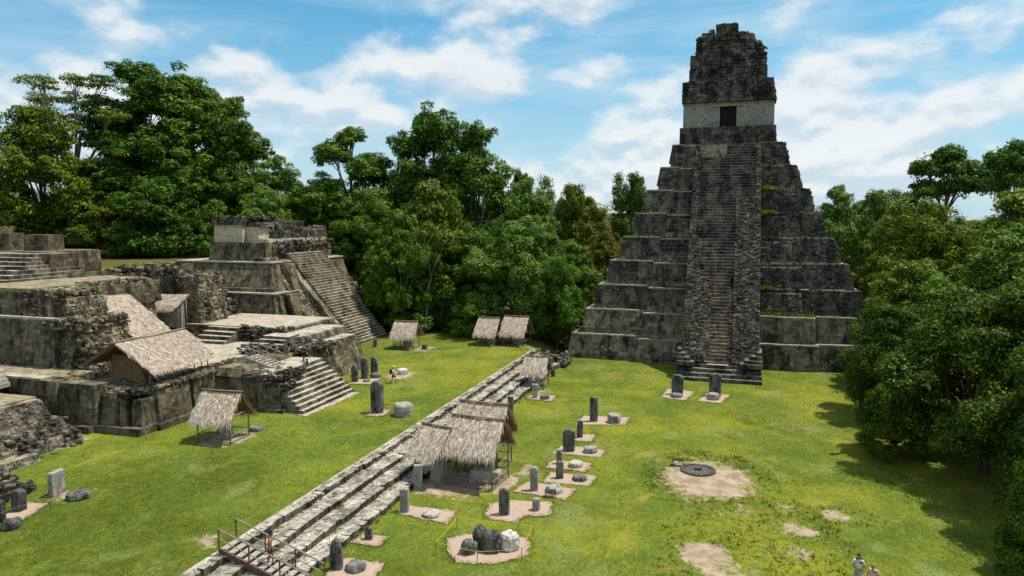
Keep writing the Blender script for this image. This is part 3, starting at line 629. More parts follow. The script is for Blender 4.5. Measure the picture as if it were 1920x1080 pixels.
# inner court platform above it
T = thing('court_platform', 'raised court with pale floor between the thatched roofs and the small pyramid', 'platform', (68, 48, 1.4))
nb = NB(); mb = MB()
block(nb, mb, 66.0, 75.5, 45.4, 66, 4.0, 6.1, .25, .3, .25, .45, .14, .04)
block(nb, mb, 61.0, 71.5, 39.2, 47, G0, 5.0, .5, 1.3, .4, .75, .06, .02)
block(nb, mb, 63.4, 72.5, 42.0, 47, 4.5, 5.75, .3, .5, .4, .75, .06, .02)
mb.build('wall', M['wall'], T); nb.build('facing_stones', M['wall'], T)
MB().box(66.1, 75.5, 45.9, 66, 6.1, 6.22).build('court_floor', M['pale'], T)
MB().box(63.9, 72.4, 42.6, 45.6, 5.75, 5.84, .01).build('ledge', M['tread'], T); MB().box(62, 71.4, 40.6, 42.1, 5.0, 5.08, .01).build('ledge', M['tread'], T)
for j in range(5):                                     # short flight facing the plaza
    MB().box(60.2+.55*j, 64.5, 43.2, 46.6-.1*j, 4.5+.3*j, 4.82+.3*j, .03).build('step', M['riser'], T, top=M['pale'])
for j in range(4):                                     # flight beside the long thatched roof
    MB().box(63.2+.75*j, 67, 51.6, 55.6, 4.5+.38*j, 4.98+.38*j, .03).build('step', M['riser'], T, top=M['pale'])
nb = NB(); rocks(nb, [(rnd.uniform(59.2, 65.8), rnd.uniform(41.2, 47.2), 4.5+rnd.uniform(0, 1.0)) for _ in range(420)]+[(rnd.uniform(65.6, 67), rnd.uniform(45.6, 52), 4.7+rnd.uniform(0, 1.6)) for _ in range(420)]+[(rnd.uniform(60.4, 66), rnd.uniform(39.6, 41.2), 4.8+rnd.uniform(0, .5)) for _ in range(160)], .38, .45); nb.build('loose_stones', M['riser'], T)

# ------------------------------------------------------------------ small pyramid with ruined building
T = thing('ruined_pyramid', 'small terraced pyramid with long side stairway and roofless building behind the court', 'pyramid', (84, 58, 1.4))
nb = NB(); mb = MB(); rb = NB()
block(nb, mb, 74.6, 97, 52.6, 72, G0, 8.55, 1.8, 2.1, .36, .7, .035, .01)
block(nb, mb, 77.4, 97, 55.6, 72, 8.4, 12.25, 1.8, 1.5, .36, .7, .035, .01)
for (xa, ya, z0, z1, b1, b2) in ((75.5, 52.1, G0, 8.4, 1.8, 2.1), (78.3, 55.1, 8.4, 12.1, 1.8, 1.5)):   # corner buttresses
    block(nb, mb, xa, xa+1.7, ya, ya+4, z0, z1, b1*.75, b2, .36, .6, .04); block(nb, mb, xa+2.6, xa+4.6, ya-.5, ya+4, z0, z1, .1, b2, .36, .6, .04)
mb.box(77.2, 97, 55.4, 72, 8.4, 9.2)
mb.build('terrace', M['wall'], T); nb.build('facing_stones', M['wall'], T)
MB().box(76.25, 82, 54.5, 72, 8.55, 8.72, .01).build('ledge', M['pale'], T); MB().box(79.0, 97, 56.9, 72, 12.25, 12.42, .01).build('ledge', M['pale'], T)
# rough flank and plain balustrade beside the steps
f0, f1 = (47.3, 1.4), (57.6, 13.3); sy = lambda z: f0[0]+(f1[0]-f0[0])*(z-f0[1])/(f1[1]-f0[1])
mb = MB().extx([(f0[0]+1.3, 1.2), (60, 1.2), (60, 12.9), (f1[0]+.9, 12.9)], 79.8, 82.5); rb = NB()
stones(rb, (79.8, f0[0]+1.3, 1.2), (82.5, f0[0]+1.3, 1.2), (82.5, f1[0]+.9, 12.9), (79.8, f1[0]+.9, 12.9), .3, .5, .2, rough=.05)
stones(rb, (79.8, 60, 1.2), (79.8, f0[0]+1.3, 1.2), (79.8, f1[0]+.9, 12.9), (79.8, 60, 12.9), .3, .5, .15, rough=.04)
fl = mb.build('stair_flank', M['rubble'], T); rb.build('facing_stones', M['rubble'], fl)
MB().extx([(f0[0]-.25, 1.2), (60, 1.2), (60, 12.6), (f1[0]-.2, 12.6)], 82.5, 83.7).build('balustrade', M['rubble'], T)
for j in range(35):
    z = 1.4+.34*j; b = MB(); x = 83.65
    while x < 92.3:
        w = min(rnd.uniform(2.0, 4.0), 92.4-x); b.box(x+.004, x+w-.004, sy(z)+rnd.gauss(0, .012), sy(z)+1.3, z-.25, z+.34+rnd.gauss(0, .008), .008); x += w
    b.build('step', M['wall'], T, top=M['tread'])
# building: western room still roofed, broken walls towards the stairs
B = NB(); mb = MB()
block(B, mb, 80.4, 96.5, 58.6, 67.6, 12.4, 14.85, .35, .3, .4, .7, .04, .01)
base = mb.build('building_base', M['wall'], T); B.build('facing_stones', M['wall'], base)
MB().frus(81.0, 84.5, 62.6, 67.1, 14.85, 81.1, 84.5, 62.6, 67.1, 17.2).build('wall', M['plaster_pale'], T)
MB().box(81.7, 84, 60.6, 62.5, 14.85, 16.9).box(81.5, 96, 59.1, 60.5, 14.85, 15.3).build('wall', M['plaster_pale'], T)
B = NB(); mb = MB(); block(B, mb, 80.75, 86, 62.4, 67.3, 17.2, 18.25, .35, .3, .3, .5, .14, .04); block(B, mb, 81.8, 87.5, 60.3, 63.4, 16.9, 17.5, .2, .2, .3, .5, .14, .04)
rocks(B, [(rnd.uniform(81, 87), rnd.uniform(61.4, 67), 18.25-abs(rnd.gauss(0, .25))) for _ in range(220)], .5, .4)
cp = mb.build('roof_vault', M['temple'], T); B.build('facing_stones', M['temple'], cp)
B = NB(); mb = MB()
for (x0_, x1_, y0_, y1_, zt) in [(84.2, 87.2, 59.3, 61, 16.2), (87.4, 88.9, 59.2, 61, 15.9), (90.3, 93.4, 59.2, 61, 16.6), (93.6, 96.2, 59.2, 61, 16.9), (85.5, 89, 63.4, 65, 17.0), (89.4, 95.8, 63.0, 66, 17.7), (87.2, 90.5, 59.6, 61, 15.3)]:
    block(B, mb, x0_, x1_, y0_, y1_, 14.8, zt, .1, .1, .35, .45, .16, .05)
    rocks(B, [(rnd.uniform(x0_, x1_), rnd.uniform(y0_, y1_), zt) for _ in range(26)], .45, .45)
bw_ = mb.build('broken_wall', M['plaster'], T); B.build('facing_stones', M['riser'], bw_)
rb = NB(); rocks(rb, [(rnd.uniform(82, 96), rnd.uniform(58, 59.4), 13.2+rnd.uniform(0, 1.8)) for _ in range(160)]+[(rnd.uniform(72.5, 75.8), rnd.uniform(59, 67), 6.2+abs(rnd.gauss(0, .9))) for _ in range(330)], .5, .5); rb.build('loose_stones', M['riser'], T)

# ------------------------------------------------------------------ big ruined mass on the left
T = thing('ruined_mound', 'massive crumbling rubble building with two dark ledges at the left of the court', 'ruin', (50, 60, 5))
nb = NB(); mb = MB(); rb = NB()
block(nb, mb, 46.3, 53, 55.2, 80, 4.6, 9.3, .45, .3, .4, .75, .05, .015, 'w'); block(nb, mb, 47.6, 62, 58.4, 80, 9.3, 11.5, .35, .2, .4, .75, .07, .02)
mb.build('wall', M['wall'], T); nb.build('facing_stones', M['wall'], T)
MB().box(46.85, 48.4, 55.4, 80, 9.3, 9.46, .01).build('ledge', M['pale'], T)
mb = MB()
block(rb, mb, 46.7, 52.3, 52.2, 56, 4.5, 9.0, .9, 1.2, .26, .42, .15, .04); block(rb, mb, 47.4, 52.4, 55.4, 60, 8.2, 11.0, .4, .5, .26, .42, .15, .04)
block(rb, mb, 47.9, 53, 56.8, 60, 10.8, 11.7, .2, .2, .26, .42, .2, .06); block(rb, mb, 50.6, 53.6, 51.2, 53, 4.5, 6.5, .5, .4, .26, .42, .15, .04)
block(rb, mb, 52.4, 61.4, 58.6, 80, 6.0, 11.75, .3, .35, .3, .5, .18, .05); block(rb, mb, 61.2, 67.5, 62.6, 80, 6.0, 11.75, .1, .35, .3, .5, .18, .05); block(rb, mb, 66.8, 71.0, 57.3, 66, 6.0, 11.4, .4, .8, .28, .45, .2, .06)
block(rb, mb, 70.5, 73, 59.6, 67, 6.0, 9.2, .6, 1.2, .28, .45, .15, .04)
mb.build('rubble_core', M['rubble'], T)
rocks(rb, [(rnd.uniform(46.6, 52.2), rnd.uniform(52.9, 56.5), 8.9+rnd.uniform(-.3, .5)) for _ in range(360)]+[(rnd.uniform(46.6, 49), rnd.uniform(51.6, 54), 4.8+abs(rnd.gauss(0, 1.3))) for _ in range(260)]+[(rnd.uniform(47.8, 53), rnd.uniform(56.2, 60), 11.0+rnd.uniform(0, .7)) for _ in range(380)]+[(rnd.uniform(53, 61), rnd.uniform(58.8, 60.2), 11.5+rnd.uniform(0, .35)) for _ in range(160)]+[(rnd.uniform(61.5, 70), rnd.uniform(62.8, 64), 11.5+rnd.uniform(0, .35)) for _ in range(140)]+[(rnd.uniform(67, 71), rnd.uniform(58, 64), 11.3+rnd.uniform(0, .4)) for _ in range(140)]+[(rnd.uniform(69, 75), rnd.uniform(58.5, 66), 6.4+abs(rnd.gauss(0, 1.0))) for _ in range(360)], .45, .5)
rb.build('rubble_stones', M['rubble'], T)
MB().box(47.9, 61.3, 59.5, 82, 11.5, 11.82, .02).box(61.3, 70.5, 63.2, 82, 11.5, 11.8, .02).build('roof_terrace', M['terrace_floor'], T)
nb = NB(); rocks(nb, [(66+2.2*rnd.gauss(0, .8), 64+1.6*rnd.gauss(0, .8), 11.9+.9*rnd.random()) for _ in range(260)], .6, .5); nb.build('rubble_heap', M['rubble'], T)
for yy, z0 in ((64, 11.8),): MB().box(58, 75.5, 66, 66.6, 11.6, 12.3, .02).build('kerb', M['wall'], T)
# stairs and stub walls on the upper terrace
T = thing('upper_stairs', 'weathered stone stairs climbing to stub walls at the upper left edge', 'staircase', (56, 72, 11.8))
for j in range(7):
    b = MB(); y = 67.2+.45*j
    while y < 86:
        w = rnd.uniform(1.0, 2.0); b.box(51.5+.95*j+rnd.gauss(0, .03), 61, y+.01, y+w-.01, 11.6, 12.05+.38*j+rnd.gauss(0, .015), .015); y += w
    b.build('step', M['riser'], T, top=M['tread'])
nb = NB(); mb = MB()
block(nb, mb, 57.6, 61, 68.3, 70.6, 11.8, 14.3, .1, .1, .4, .6, .06); block(nb, mb, 60, 62, 77.2, 88, 14.4, 16.4, .1, .05, .45, .8, .04); block(nb, mb, 61, 63, 72.6, 76.2, 14.4, 16.2, .1, .05, .45, .8, .04); block(nb, mb, 58.5, 66, 70.6, 88, 11.8, 14.45, .1, .1, .4, .7, .05)
mb.build('stub_wall', M['wall'], T); nb.build('facing_stones', M['wall'], T)

# rubble mounds at the lower left
T = thing('rubble_mound', 'grey stepped rubble mound at the left edge beside the lawn', 'ruin', (38, 50, 1.4))
nb = NB(); mb = MB()
block(nb, mb, 27, 41.0, 46.4, 66, G0, 2.1, .2, .4, .28, .5, .1, .03); block(nb, mb, 27, 40.6, 47.2, 66, 1.9, 3.2, .5, .9, .26, .5, .1, .03)
block(nb, mb, 27, 40.2, 48.3, 66, 3.0, 4.5, .6, 1.3, .24, .45, .1, .03); block(nb, mb, 27, 36.5, 45.2, 48, G0, 1.9, .2, .3, .28, .5, .1, .03)
mb.build('rubble_core', M['rubble'], T)
rocks(nb, [(rnd.uniform(28, 41), 46.0+rnd.uniform(0, 4), 1.5) for _ in range(1)]+[(x_, y_, 1.5+max(0, (y_-45.8))*.62+rnd.uniform(-.1, .3)) for x_, y_ in ((rnd.uniform(27.5, 40.8), rnd.uniform(45.3, 50.2)) for _ in range(130))], .40, .55, .3)
nb.build('rubble_stones', M['riser'], T); MB().box(27.3, 40.4, 50.2, 66, 4.4, 4.6, .02).build('top_floor', M['terrace_floor'], T)
for j in range(4): MB().box(38+.5*j, 42.5, 55.5+.15*j, 70, 4.55+.3*j, 4.9+.32*j, .02).build('step', M['tread'], T)
T = thing('stone_ledge', 'low broken stone ledge behind the dark stelae at the left edge', 'ruin', (29, 40.5, 1.4))
nb = NB(); mb = MB(); block(nb, mb, 24, 32.2, 40.4, 44, G0, 1.8, .1, .2, .3, .7, .15, .05); block(nb, mb, 24, 31.6, 41.3, 44, 1.7, 2.25, .1, .2, .3, .7, .15, .05); block(nb, mb, 24, 30.8, 42.2, 44, 2.2, 2.6, .1, .2, .3, .7, .15, .05)
rocks(nb, [(rnd.uniform(25, 32), rnd.uniform(40.3, 43), 1.6+rnd.uniform(0, .9)) for _ in range(150)], .5, .5)
mb.build('ledge_core', M['wall'], T); nb.build('facing_stones', M['riser'], T)

# ------------------------------------------------------------------ thatched shelters
def thatch(parent, e0, e1, r1, r0, dens=150, fringe=True, seed=1, world=False, size=1.0):
    """one roof slope: eave e0-e1, ridge r0-r1; slab plus palm strands"""
    e0, e1, r1, r0 = [np.array(p, float) for p in (e0, e1, r1, r0)]
    n = np.cross(e1-e0, r0-e0); n /= np.linalg.norm(n)
    if n[2] < 0: n = -n
    mb = MB(); t = .16
    P = [e0, e1, r1, r0]; nu, nv = 14, 7; vv = []
    for s_ in (0, -1):
        for a in range(nu+1):
            for b in range(nv+1):
                u, v = a/nu, b/nv; p = e0*(1-u)*(1-v)+e1*u*(1-v)+r1*u*v+r0*(1-u)*v
                j = rng.normal(0, .035) if s_ == 0 else 0
                vv.append(p+n*(s_*t+j)-np.array([0, 0, .05*math.sin(u*math.pi)]))
    m_ = (nu+1)*(nv+1); ff = []
    for a in range(nu):
        for b in range(nv):
            q = [a*(nv+1)+b, (a+1)*(nv+1)+b, (a+1)*(nv+1)+b+1, a*(nv+1)+b+1]; ff.append(q); ff.append([x+m_ for x in q[::-1]])
    for a in range(nu):
        for b in (0, nv): q = [a*(nv+1)+b, (a+1)*(nv+1)+b]; ff.append([q[0], q[1], q[1]+m_, q[0]+m_])
    for b in range(nv):
        for a in (0, nu): q = [a*(nv+1)+b, a*(nv+1)+b+1]; ff.append([q[0], q[1], q[1]+m_, q[0]+m_])
    o = mb.add(vv, ff).build('thatch_slope', M['thatch_base'], parent, world=world)
    Ln = np.linalg.norm(e1-e0); Sl = np.linalg.norm(r0-e0); k = int(Ln*Sl*dens*2.3)
    rows = max(4, int(Sl/.28)); v = (rng.integers(0, rows, k)+rng.uniform(.5, 1.1, k))/rows; u = rng.uniform(-.01, 1.01, k)
    A = lambda u, v: (e0*((1-u)*(1-v))[:, None]+e1*(u*(1-v))[:, None]+r1*(u*v)[:, None]+r0*((1-u)*v)[:, None])
    root = A(u, v)-np.stack([0*u, 0*u, .05*np.sin(np.clip(u, 0, 1)*np.pi)], -1); down = (e0-r0)/Sl; side = (e1-e0)/Ln
    ln = rng.uniform(.35, .8, k)*size; wd = rng.uniform(.011, .030, k)*size
    d = down[None]+side[None]*rng.normal(0, .22, (k, 1)); tip = root+d*ln[:, None]+n[None]*rng.uniform(.0, .13, (k, 1))-np.array([0, 0, 1])*(rng.random((k, 1))**3*.12)
    over = np.clip(-(v-ln/Sl), 0, .5); tip[:, 2] -= over*Sl*.35
    root = root+n[None]*rng.uniform(.01, .05, (k, 1))
    mid = (root+tip)/2+n[None]*.03
    V = np.stack([root, mid+side[None]*wd[:, None], tip, mid-side[None]*wd[:, None]], 1).reshape(-1, 3)
    nb = NB(); nb.add(V, np.arange(4*k).reshape(-1, 4)); nb.build('palm_strands', M['thatch'], o, world=world)
    return o
def poles(parent, lst, name='post', r=.05, mat='pole'):
    for a, b in lst:
        a, b = Vector(a), Vector(b); m = (a+b)/2+Vector((rnd.gauss(0, .02), rnd.gauss(0, .02), 0))
        MB().tube([a, m, b], [r*1.05, r, r*.92], 6).build(name, M[mat], parent, world=False, smooth=True)
def hut(label, loc, L, hx, ze, zr, rz=0.0, inset=.3, pickets=True, rails=True, over=.25, skew=0.0, dens=150, back=True, grp='open thatched shelters over monuments'):
    """gable shelter, ridge along local y, one slope towards -x (the viewer)"""
    T = thing('thatched_shelter', label, 'shelter', loc, rz, grp)
    y0, y1 = -L/2, L/2
    thatch(T, (-hx-over, y1, ze), (-hx-over, y0, ze), (0.03, y0+.05, zr), (0.03, y1-.05, zr), dens)
    if back: thatch(T, (hx+over, y0, ze), (hx+over, y1, ze), (-.03, y1-.05, zr+.02), (-.03, y0+.05, zr+.02), dens)
    MB().tube([(0, y0-.08, zr+.09), (0, 0, zr+.06), (0, y1+.08, zr+.09)], .06, 6).build('ridge_pole', M['pole'], T, world=False, smooth=True)
    px_, py_ = hx-inset*.3, L/2-inset
    zi = ze+(zr-ze)*.16
    poles(T, [((sx_*px_, sy_*py_, -.1), (sx_*px_, sy_*py_, zi)) for sx_ in (-1, 1) for sy_ in (-1, 1)], r=.065)
    poles(T, [((sx_*px_, -py_-.2, zi-.05), (sx_*px_, py_+.2, zi-.05)) for sx_ in (-1, 1)]+[((-px_, sy_*py_, zi-.06), (px_, sy_*py_, zi-.06)) for sy_ in (-1, 1)], 'beam', .05)
    poles(T, [((s1*px_, sy_*py_, zi-.06), (0, sy_*py_, zr-.15)) for s1 in (-1, 1) for sy_ in (-1, 1)], 'rafter', .045)
    if rails:
        poles(T, [((-px_, -py_, h_), (-px_, py_, h_)) for h_ in (.12, .62)]+[((-px_, -py_, h_), (px_, -py_, h_)) for h_ in (.12, .62)]+[((-px_, py_, h_), (px_, py_, h_)) for h_ in (.62,)]+[((px_, -py_, .62), (px_, py_, .62))], 'rail', .035)
        poles(T, [((-px_, -py_, .2), (-px_, -py_+.8, zi-.2)), ((-px_, py_, .2), (-px_, py_-.8, zi-.2))], 'brace', .03)
    if pickets:
        n = int(L/.28)
        poles(T, [((-px_, -py_+2*py_*k/n, 0), (-px_, -py_+2*py_*k/n, .68)) for k in range(1, n)]+[((-px_+2*px_*k/6, -py_, 0), (-px_+2*px_*k/6, -py_, .68)) for k in range(1, 6)], 'picket', .022)
    return T
GT = 1.4
hut('steep thatched shelter standing alone on the lawn before the dark platform wall', (44.4, 36.6, GT), 3.35, 1.25, 1.8, 3.65, R(3))
hut('small thatched shelter at the foot of the side stairway, left of two huts', (83.6, 40.1, GT), 3.2, 1.2, 1.75, 3.45, R(4), pickets=False)
hut('left of two thatched shelters under the trees at the end of the lawn', (89.6, 30.9, GT), 3.0, 1.5, 1.55, 3.5, R(-2), pickets=False)
hut('right of two thatched shelters under the trees at the end of the lawn', (90.6, 27.4, GT), 3.4, 1.6, 1.6, 3.7, R(-3), pickets=False)
hut('nearer gabled thatched shelter of the cluster on the long steps', (45.3, 16.5, 0), 4.0, 1.5, 2.5, 4.45, R(-5))
hut('rear gabled thatched shelter of the cluster on the long steps', (48.6, 17.2, 0), 3.8, 1.55, 2.35, 4.6, R(-3), pickets=False)
hut('low pale thatched awning at the left of the cluster on the long steps', (44.7, 19.3, 0), 2.5, 1.3, 2.2, 3.8, R(-14), pickets=False, rails=False)
hut('slender thatched shelter at the far end of the long steps', (73.3, 19.9, 0), 2.6, 1.1, 1.85, 3.35, R(-2), pickets=False)
# the long roof on the front platform, the sloping roof over the buried mask and the small lean-to
T = thing('thatched_roof', 'long low thatched gable roof on short posts covering an excavation', 'shelter', (48.9, 47.3, 5.05))
thatch(T, (-4.0, -3.7, .95), (3.8, -3.1, .95), (3.7, 0, 3.0), (-3.9, 0, 3.0), 150); thatch(T, (3.8, 2.9, 1.3), (-4.0, 3.1, 1.15), (-3.9, .05, 3.02), (3.7, .05, 3.02), 110)
MB().tube([(-4.1, 0, 3.06), (-2, .05, 3.1), (0, 0, 3.0), (2, 0, 3.08), (3.9, 0, 3.1)], .08, 6).build('ridge_pole', M['pole'], T, world=False, smooth=True)
poles(T, [((-3.6+.9*k, -3.1+.06*k, -.6), (-3.6+.9*k, -3.1+.06*k, 1.3)) for k in range(9)]); poles(T, [((-3.6+2*k, 2.6, -.6), (-3.6+2*k, 2.6, 1.35)) for k in range(4)])
poles(T, [((-3.7, -3.1, h_), (3.7, -2.6, h_+.02)) for h_ in (.35, .75, 1.25)], 'rail', .035); poles(T, [((-3.6, -3.1, 1.2), (-3.6, 0, 2.85)), ((-3.6, 2.6, 1.3), (-3.6, 0, 2.85)), ((3.5, -2.7, 1.2), (3.5, 0, 2.85))], 'rafter', .05)
MB().add([(-2.9, 2.0, -.5), (-2.9, -2.0, -.5), (-2.8, -1.3, 1.7), (-2.8, 1.4, 1.9), (-2.6, 2.0, -.5), (-2.6, -2.0, -.5), (-2.6, -1.3, 1.7), (-2.6, 1.4, 1.9)], BOXF).build('gable_screen', M['thatch_base'], T, world=False)
T = thing('thatched_roof', 'steeply sloping thatched roof leaning against the rubble ruin', 'shelter', (54.3, 55.2, 4.6))
thatch(T, (-2.3, -3.2, 2.3), (2.6, -3.0, 2.1), (2.7, 2.7, 5.9), (-2.0, 2.4, 6.2), 150)
poles(T, [((-2.0, -2.6, -1), (-2.0, -2.6, 2.6)), ((2.3, -2.6, -1), (2.3, -2.6, 2.4)), ((-2.0, 1.8, 2), (-2.0, 1.8, 5.7)), ((2.3, 1.8, 2), (2.3, 1.8, 5.2))]); poles(T, [((-2.2, -3, 2.2), (-2.0, 2.3, 6.0)), ((2.4, -2.9, 2.0), (2.5, 2.6, 5.7))], 'rafter', .06)
T = thing('thatched_lean_to', 'small thatched lean-to over a pale plaster wall beside the rubble', 'shelter', (64.6, 59.6, 6.2))
thatch(T, (-1.6, 2.6, 2.1), (-1.6, -2.2, 2.35), (.6, -2.0, 3.5), (.6, 2.5, 3.4), 150, size=1.2); MB().box(-.75, -.3, -2.0, 2.4, -.1, 2.6, .02).build('plaster_wall', M['plaster'], T, world=False)
poles(T, [((-1.2, -2.0, -.1), (-1.2, -2.0, 2.5)), ((-.3, -2.3, -.1), (-.3, -2.3, 3.0)), ((-1.2, 2.3, -.1), (-1.2, 2.3, 2.3))])
# plain stone blocks sheltered by the huts
for nm, lb, (x, y, z), sz, mt in [('stele', 'pale stele sheltered under the lone thatched hut', (44.5, 36.5, GT), (.35, 1.1, 1.9), 'altar'), ('stele', 'stele sheltered under the small hut by the side stairway', (83.6, 40.0, GT), (.4, 1.2, 1.3), 'stele_light'),
                                  ('stele', 'pale stele under the left of the two far huts', (89.6, 30.6, GT), (.4, 1.1, 1.7), 'stele_light'), ('stele', 'pale stele under the right of the two far huts', (90.6, 27.3, GT), (.4, 1.2, 1.7), 'stele_light'),
                                  ('stone_pillar', 'tan stone pillar under the low awning on the long steps', (44.4, 19.0, 0), (.5, 1.1, 2.0), 'altar'), ('stone_block', 'wide pale stone block under the nearer gabled shelter', (45.4, 15.9, 0), (1.0, 2.2, .85), 'altar'), ('stele', 'stele in shade under the rear gabled shelter', (48.6, 17.2, 0), (.4, 1.0, 1.7), 'stele')]:
    MB().frus(x-sz[0]/2, x+sz[0]/2, y-sz[1]/2, y+sz[1]/2, z-.2, x-sz[0]*.42, x+sz[0]*.42, y-sz[1]*.46, y+sz[1]*.46, z+sz[2]).build(nm, M[mt], label=lb, cat='stele' if nm == 'stele' else 'stone', bevel=.05)

# ------------------------------------------------------------------ stelae and altars
def stele(label, x, y, z, h, w, kind='round', mat='stele', rz=0.0, lean=(0, 0), th=None):
    """upright slab, broad face towards the plaza; outline in y,z, thickness in x"""
    th = th or max(.26, w*.42); n = 9; r_ = random.Random(int(x*100)); a = w/2
    if kind == 'round': top = [(a*math.cos(t), h-a*.75+a*.75*math.sin(t)) for t in np.linspace(0, math.pi, n)]
    elif kind == 'point': top = [(a, h*.72), (a*.55, h*.9), (a*.1, h), (-a*.45, h*.9), (-a*.9, h*.66)]
    elif kind == 'broken': top = [(a, h*.86), (a*.5, h*.97), (0, h), (-a*.4, h*.9), (-a, h*.93)]
    elif kind == 'flare': top = [(a*1.3, h*.74), (a*1.35, h), (-a*1.35, h), (-a*1.3, h*.74)]
    else: top = [(a*.98, h-.06), (a*.85, h), (-a*.85, h), (-a*.98, h-.05)]
    k = 1 if kind == 'flare' else .93
    prof = [(-a*k, -.3), (a*k, -.3), (a, h*.4)]+top+[(-a, h*.4)]
    prof = [(p+r_.gauss(0, .014), q+(r_.gauss(0, .012) if q > 0 else 0)) for p, q in prof]
    mb = MB(); m = len(prof); L = [(-th/2, 1), (-th/2-.02, .9), (0, 1.0)]
    vv = []
    for xx, s_ in ((-th/2, .93), (-th/2+.07, 1), (th/2-.07, 1), (th/2, .93)):
        for p, q in prof: vv.append((xx+r_.gauss(0, .012), p*s_, q if q < 0 else q*(1-(1-s_)*.5)))
    ff = [tuple(range(m)), tuple(range(3*m, 4*m))[::-1]]
    for j in range(3):
        for i_ in range(m): ff.append((j*m+i_, (j+1)*m+i_, (j+1)*m+(i_+1) % m, j*m+(i_+1) % m))
    mb.add(vv, [f[::-1] for f in ff])
    o = mb.build('stele', M[mat], label=label, cat='stele', world=False)
    if h > 1.4 and th < .8:                            # worn glyph blocks on the broad face
        nb_ = NB(); b_ = a*.72; x_ = -th/2-.012
        stones(nb_, (x_, b_, h*.16), (x_, -b_, h*.16), (x_, -b_, h*.80), (x_, b_, h*.80), .15, .17, .045, .018, .008, .8); nb_.build('carving', M[mat], o, world=False)
    o.location = (x, y, z); o.rotation_euler = (lean[0], lean[1], rz); return o
def altar(label, x, y, z, r, h, mat='altar', shape='drum', seed=1, long=1.0, rz=0):
    r_ = random.Random(seed)
    if shape == 'drum': prof = [(r*.93, -.12), (r*.97, h*.15), (r, h*.55), (r*.96, h*.88), (r*.84, h), (r*.45, h*1.0)]
    elif shape == 'rough': prof = [(r*.9, -.12), (r*1.02, h*.3), (r*.97, h*.7), (r*.8, h*.95), (r*.5, h*.97), (r*.2, h*.9)]
    else: prof = [(r*.95, -.1), (r*1.0, h*.4), (r*.95, h*.8), (r*.7, h)]
    mb = MB().lathe(prof, 22, .05 if shape != 'drum' else .03, seed)
    o = mb.build('altar', M[mat], label=label, cat='altar', world=False)
    v = o.data.vertices
    for q in v: q.co += Vector((r_.gauss(0, .018), r_.gauss(0, .018), r_.gauss(0, .014)))
    o.location = (x, y, z); o.scale = (1, long, 1); o.rotation_euler = (0, 0, rz); return o
stele('tall dark stele nearest the camera at the foot of the long steps', 31.3, 19.15, 0, 1.75, .66, 'point', rz=.1)
altar('round rough altar beside the nearest dark stele', 31.55, 18.2, 0, .52, .38, 'altar_dark', 'rough', 3)
stele('short broken stele on its own gravel patch by the long steps', 34.9, 19.25, 0, .8, .42, 'broken')
stele('square topped stele beside the pitted pale altar', 39.0, 19.0, 0, 1.5, .58, 'flat', 'stele_light')
altar('flat pale altar with a pitted top near the long steps', 38.95, 17.2, 0, .56, .26, 'altar', 'drum', 5)
stele('narrow pale stele standing just before the thatched cluster', 42.6, 19.75, 0, 1.75, .56, 'flat', 'stele_light', rz=.2)
stele('round topped stele on the bent gravel patch behind the roped boulders', 40.4, 13.0, 0, 1.7, .66, 'round')
MB().box(41.42, 41.82, 11.1, 11.52, -.1, .78, .015).build('stone_post', M['stele_light'], label='short squared stone post on the bent gravel patch', cat='stone', bevel=.03)
stele('rounded stele beside the altar with the iron grill', 44.7, 12.3, 0, 1.65, .54, 'round', 'stele_light')
altar('broken pale altar behind the small iron grill', 44.9, 10.95, 0, .6, .42, 'altar', 'rough', 9)
stele('small dark stele of the middle row, nearest with a round altar', 47.4, 11.2, 0, 1.25, .5, 'flat')
altar('smooth round grey altar on the third gravel patch of the row', 47.5, 9.8, 0, .5, .36, 'altar_dark', 'dome', 11)
stele('thin dark stele half hidden behind the one before it', 50.3, 11.95, 0, 1.05, .4, 'round')
altar('pale flat altar in the middle of the row of gravel patches', 50.1, 10.65, 0, .52, .38, 'altar', 'drum', 12)
stele('broad dark stele with rounded shoulders in the middle of the row', 53.4, 11.9, 0, 1.8, .92, 'round')
altar('grey drum altar in front of the broad dark stele', 53.6, 10.25, 0, .54, .44, 'stele_light', 'drum', 13)
stele('slim stele on the smallest gravel patch of the row', 57.1, 11.8, 0, 1.5, .5, 'round')
stele('tallest slim stele at the far end of the row', 62.1, 11.6, 0, 2.25, .72, 'flat')
altar('tall pale drum altar at the far end of the row', 62.3, 9.8, 0, .6, .78, 'altar', 'drum', 14)
stele('flared pale stele in front of the far slender shelter', 68.75, 18.85, 0, 1.45, .5, 'flare', 'altar')
altar('small dark altar by the flared stele', 68.6, 17.8, 0, .46, .42, 'altar_dark', 'drum', 15)
stele('round topped stele beneath the far slender shelter', 72.4, 19.6, .3, 1.4, .55, 'round', 'stele_light')
stele('small dark stele right behind the far slender shelter', 78.8, 19.5, 0, 1.0, .42, 'flat')
stele('brown stele rising behind the thatched cluster', 62.2, 19.4, 0, 1.7, .5, 'flat', 'altar_dark')
stele('left dark stele before the pyramid stairway', 74.4, 5.25, 0, 2.1, 1.2, 'round')
altar('flat altar before the left stele at the pyramid', 73.3, 5.25, 0, .6, .36, 'altar_dark', 'drum', 16)
stele('right dark stele before the pyramid stairway', 74.8, 1.55, 0, 2.4, 1.25, 'round')
altar('thick drum altar before the right stele at the pyramid', 73.4, 1.65, 0, .6, .62, 'stele_light', 'drum', 17)
stele('large carved stele standing alone on the upper lawn', 54.4, 28.95, GT, 2.8, 1.1, 'round', 'stele', rz=-.12)
altar('very large round altar on the upper lawn', 54.4, 26.5, GT, .84, 1.0, 'stele_light', 'drum', 18)
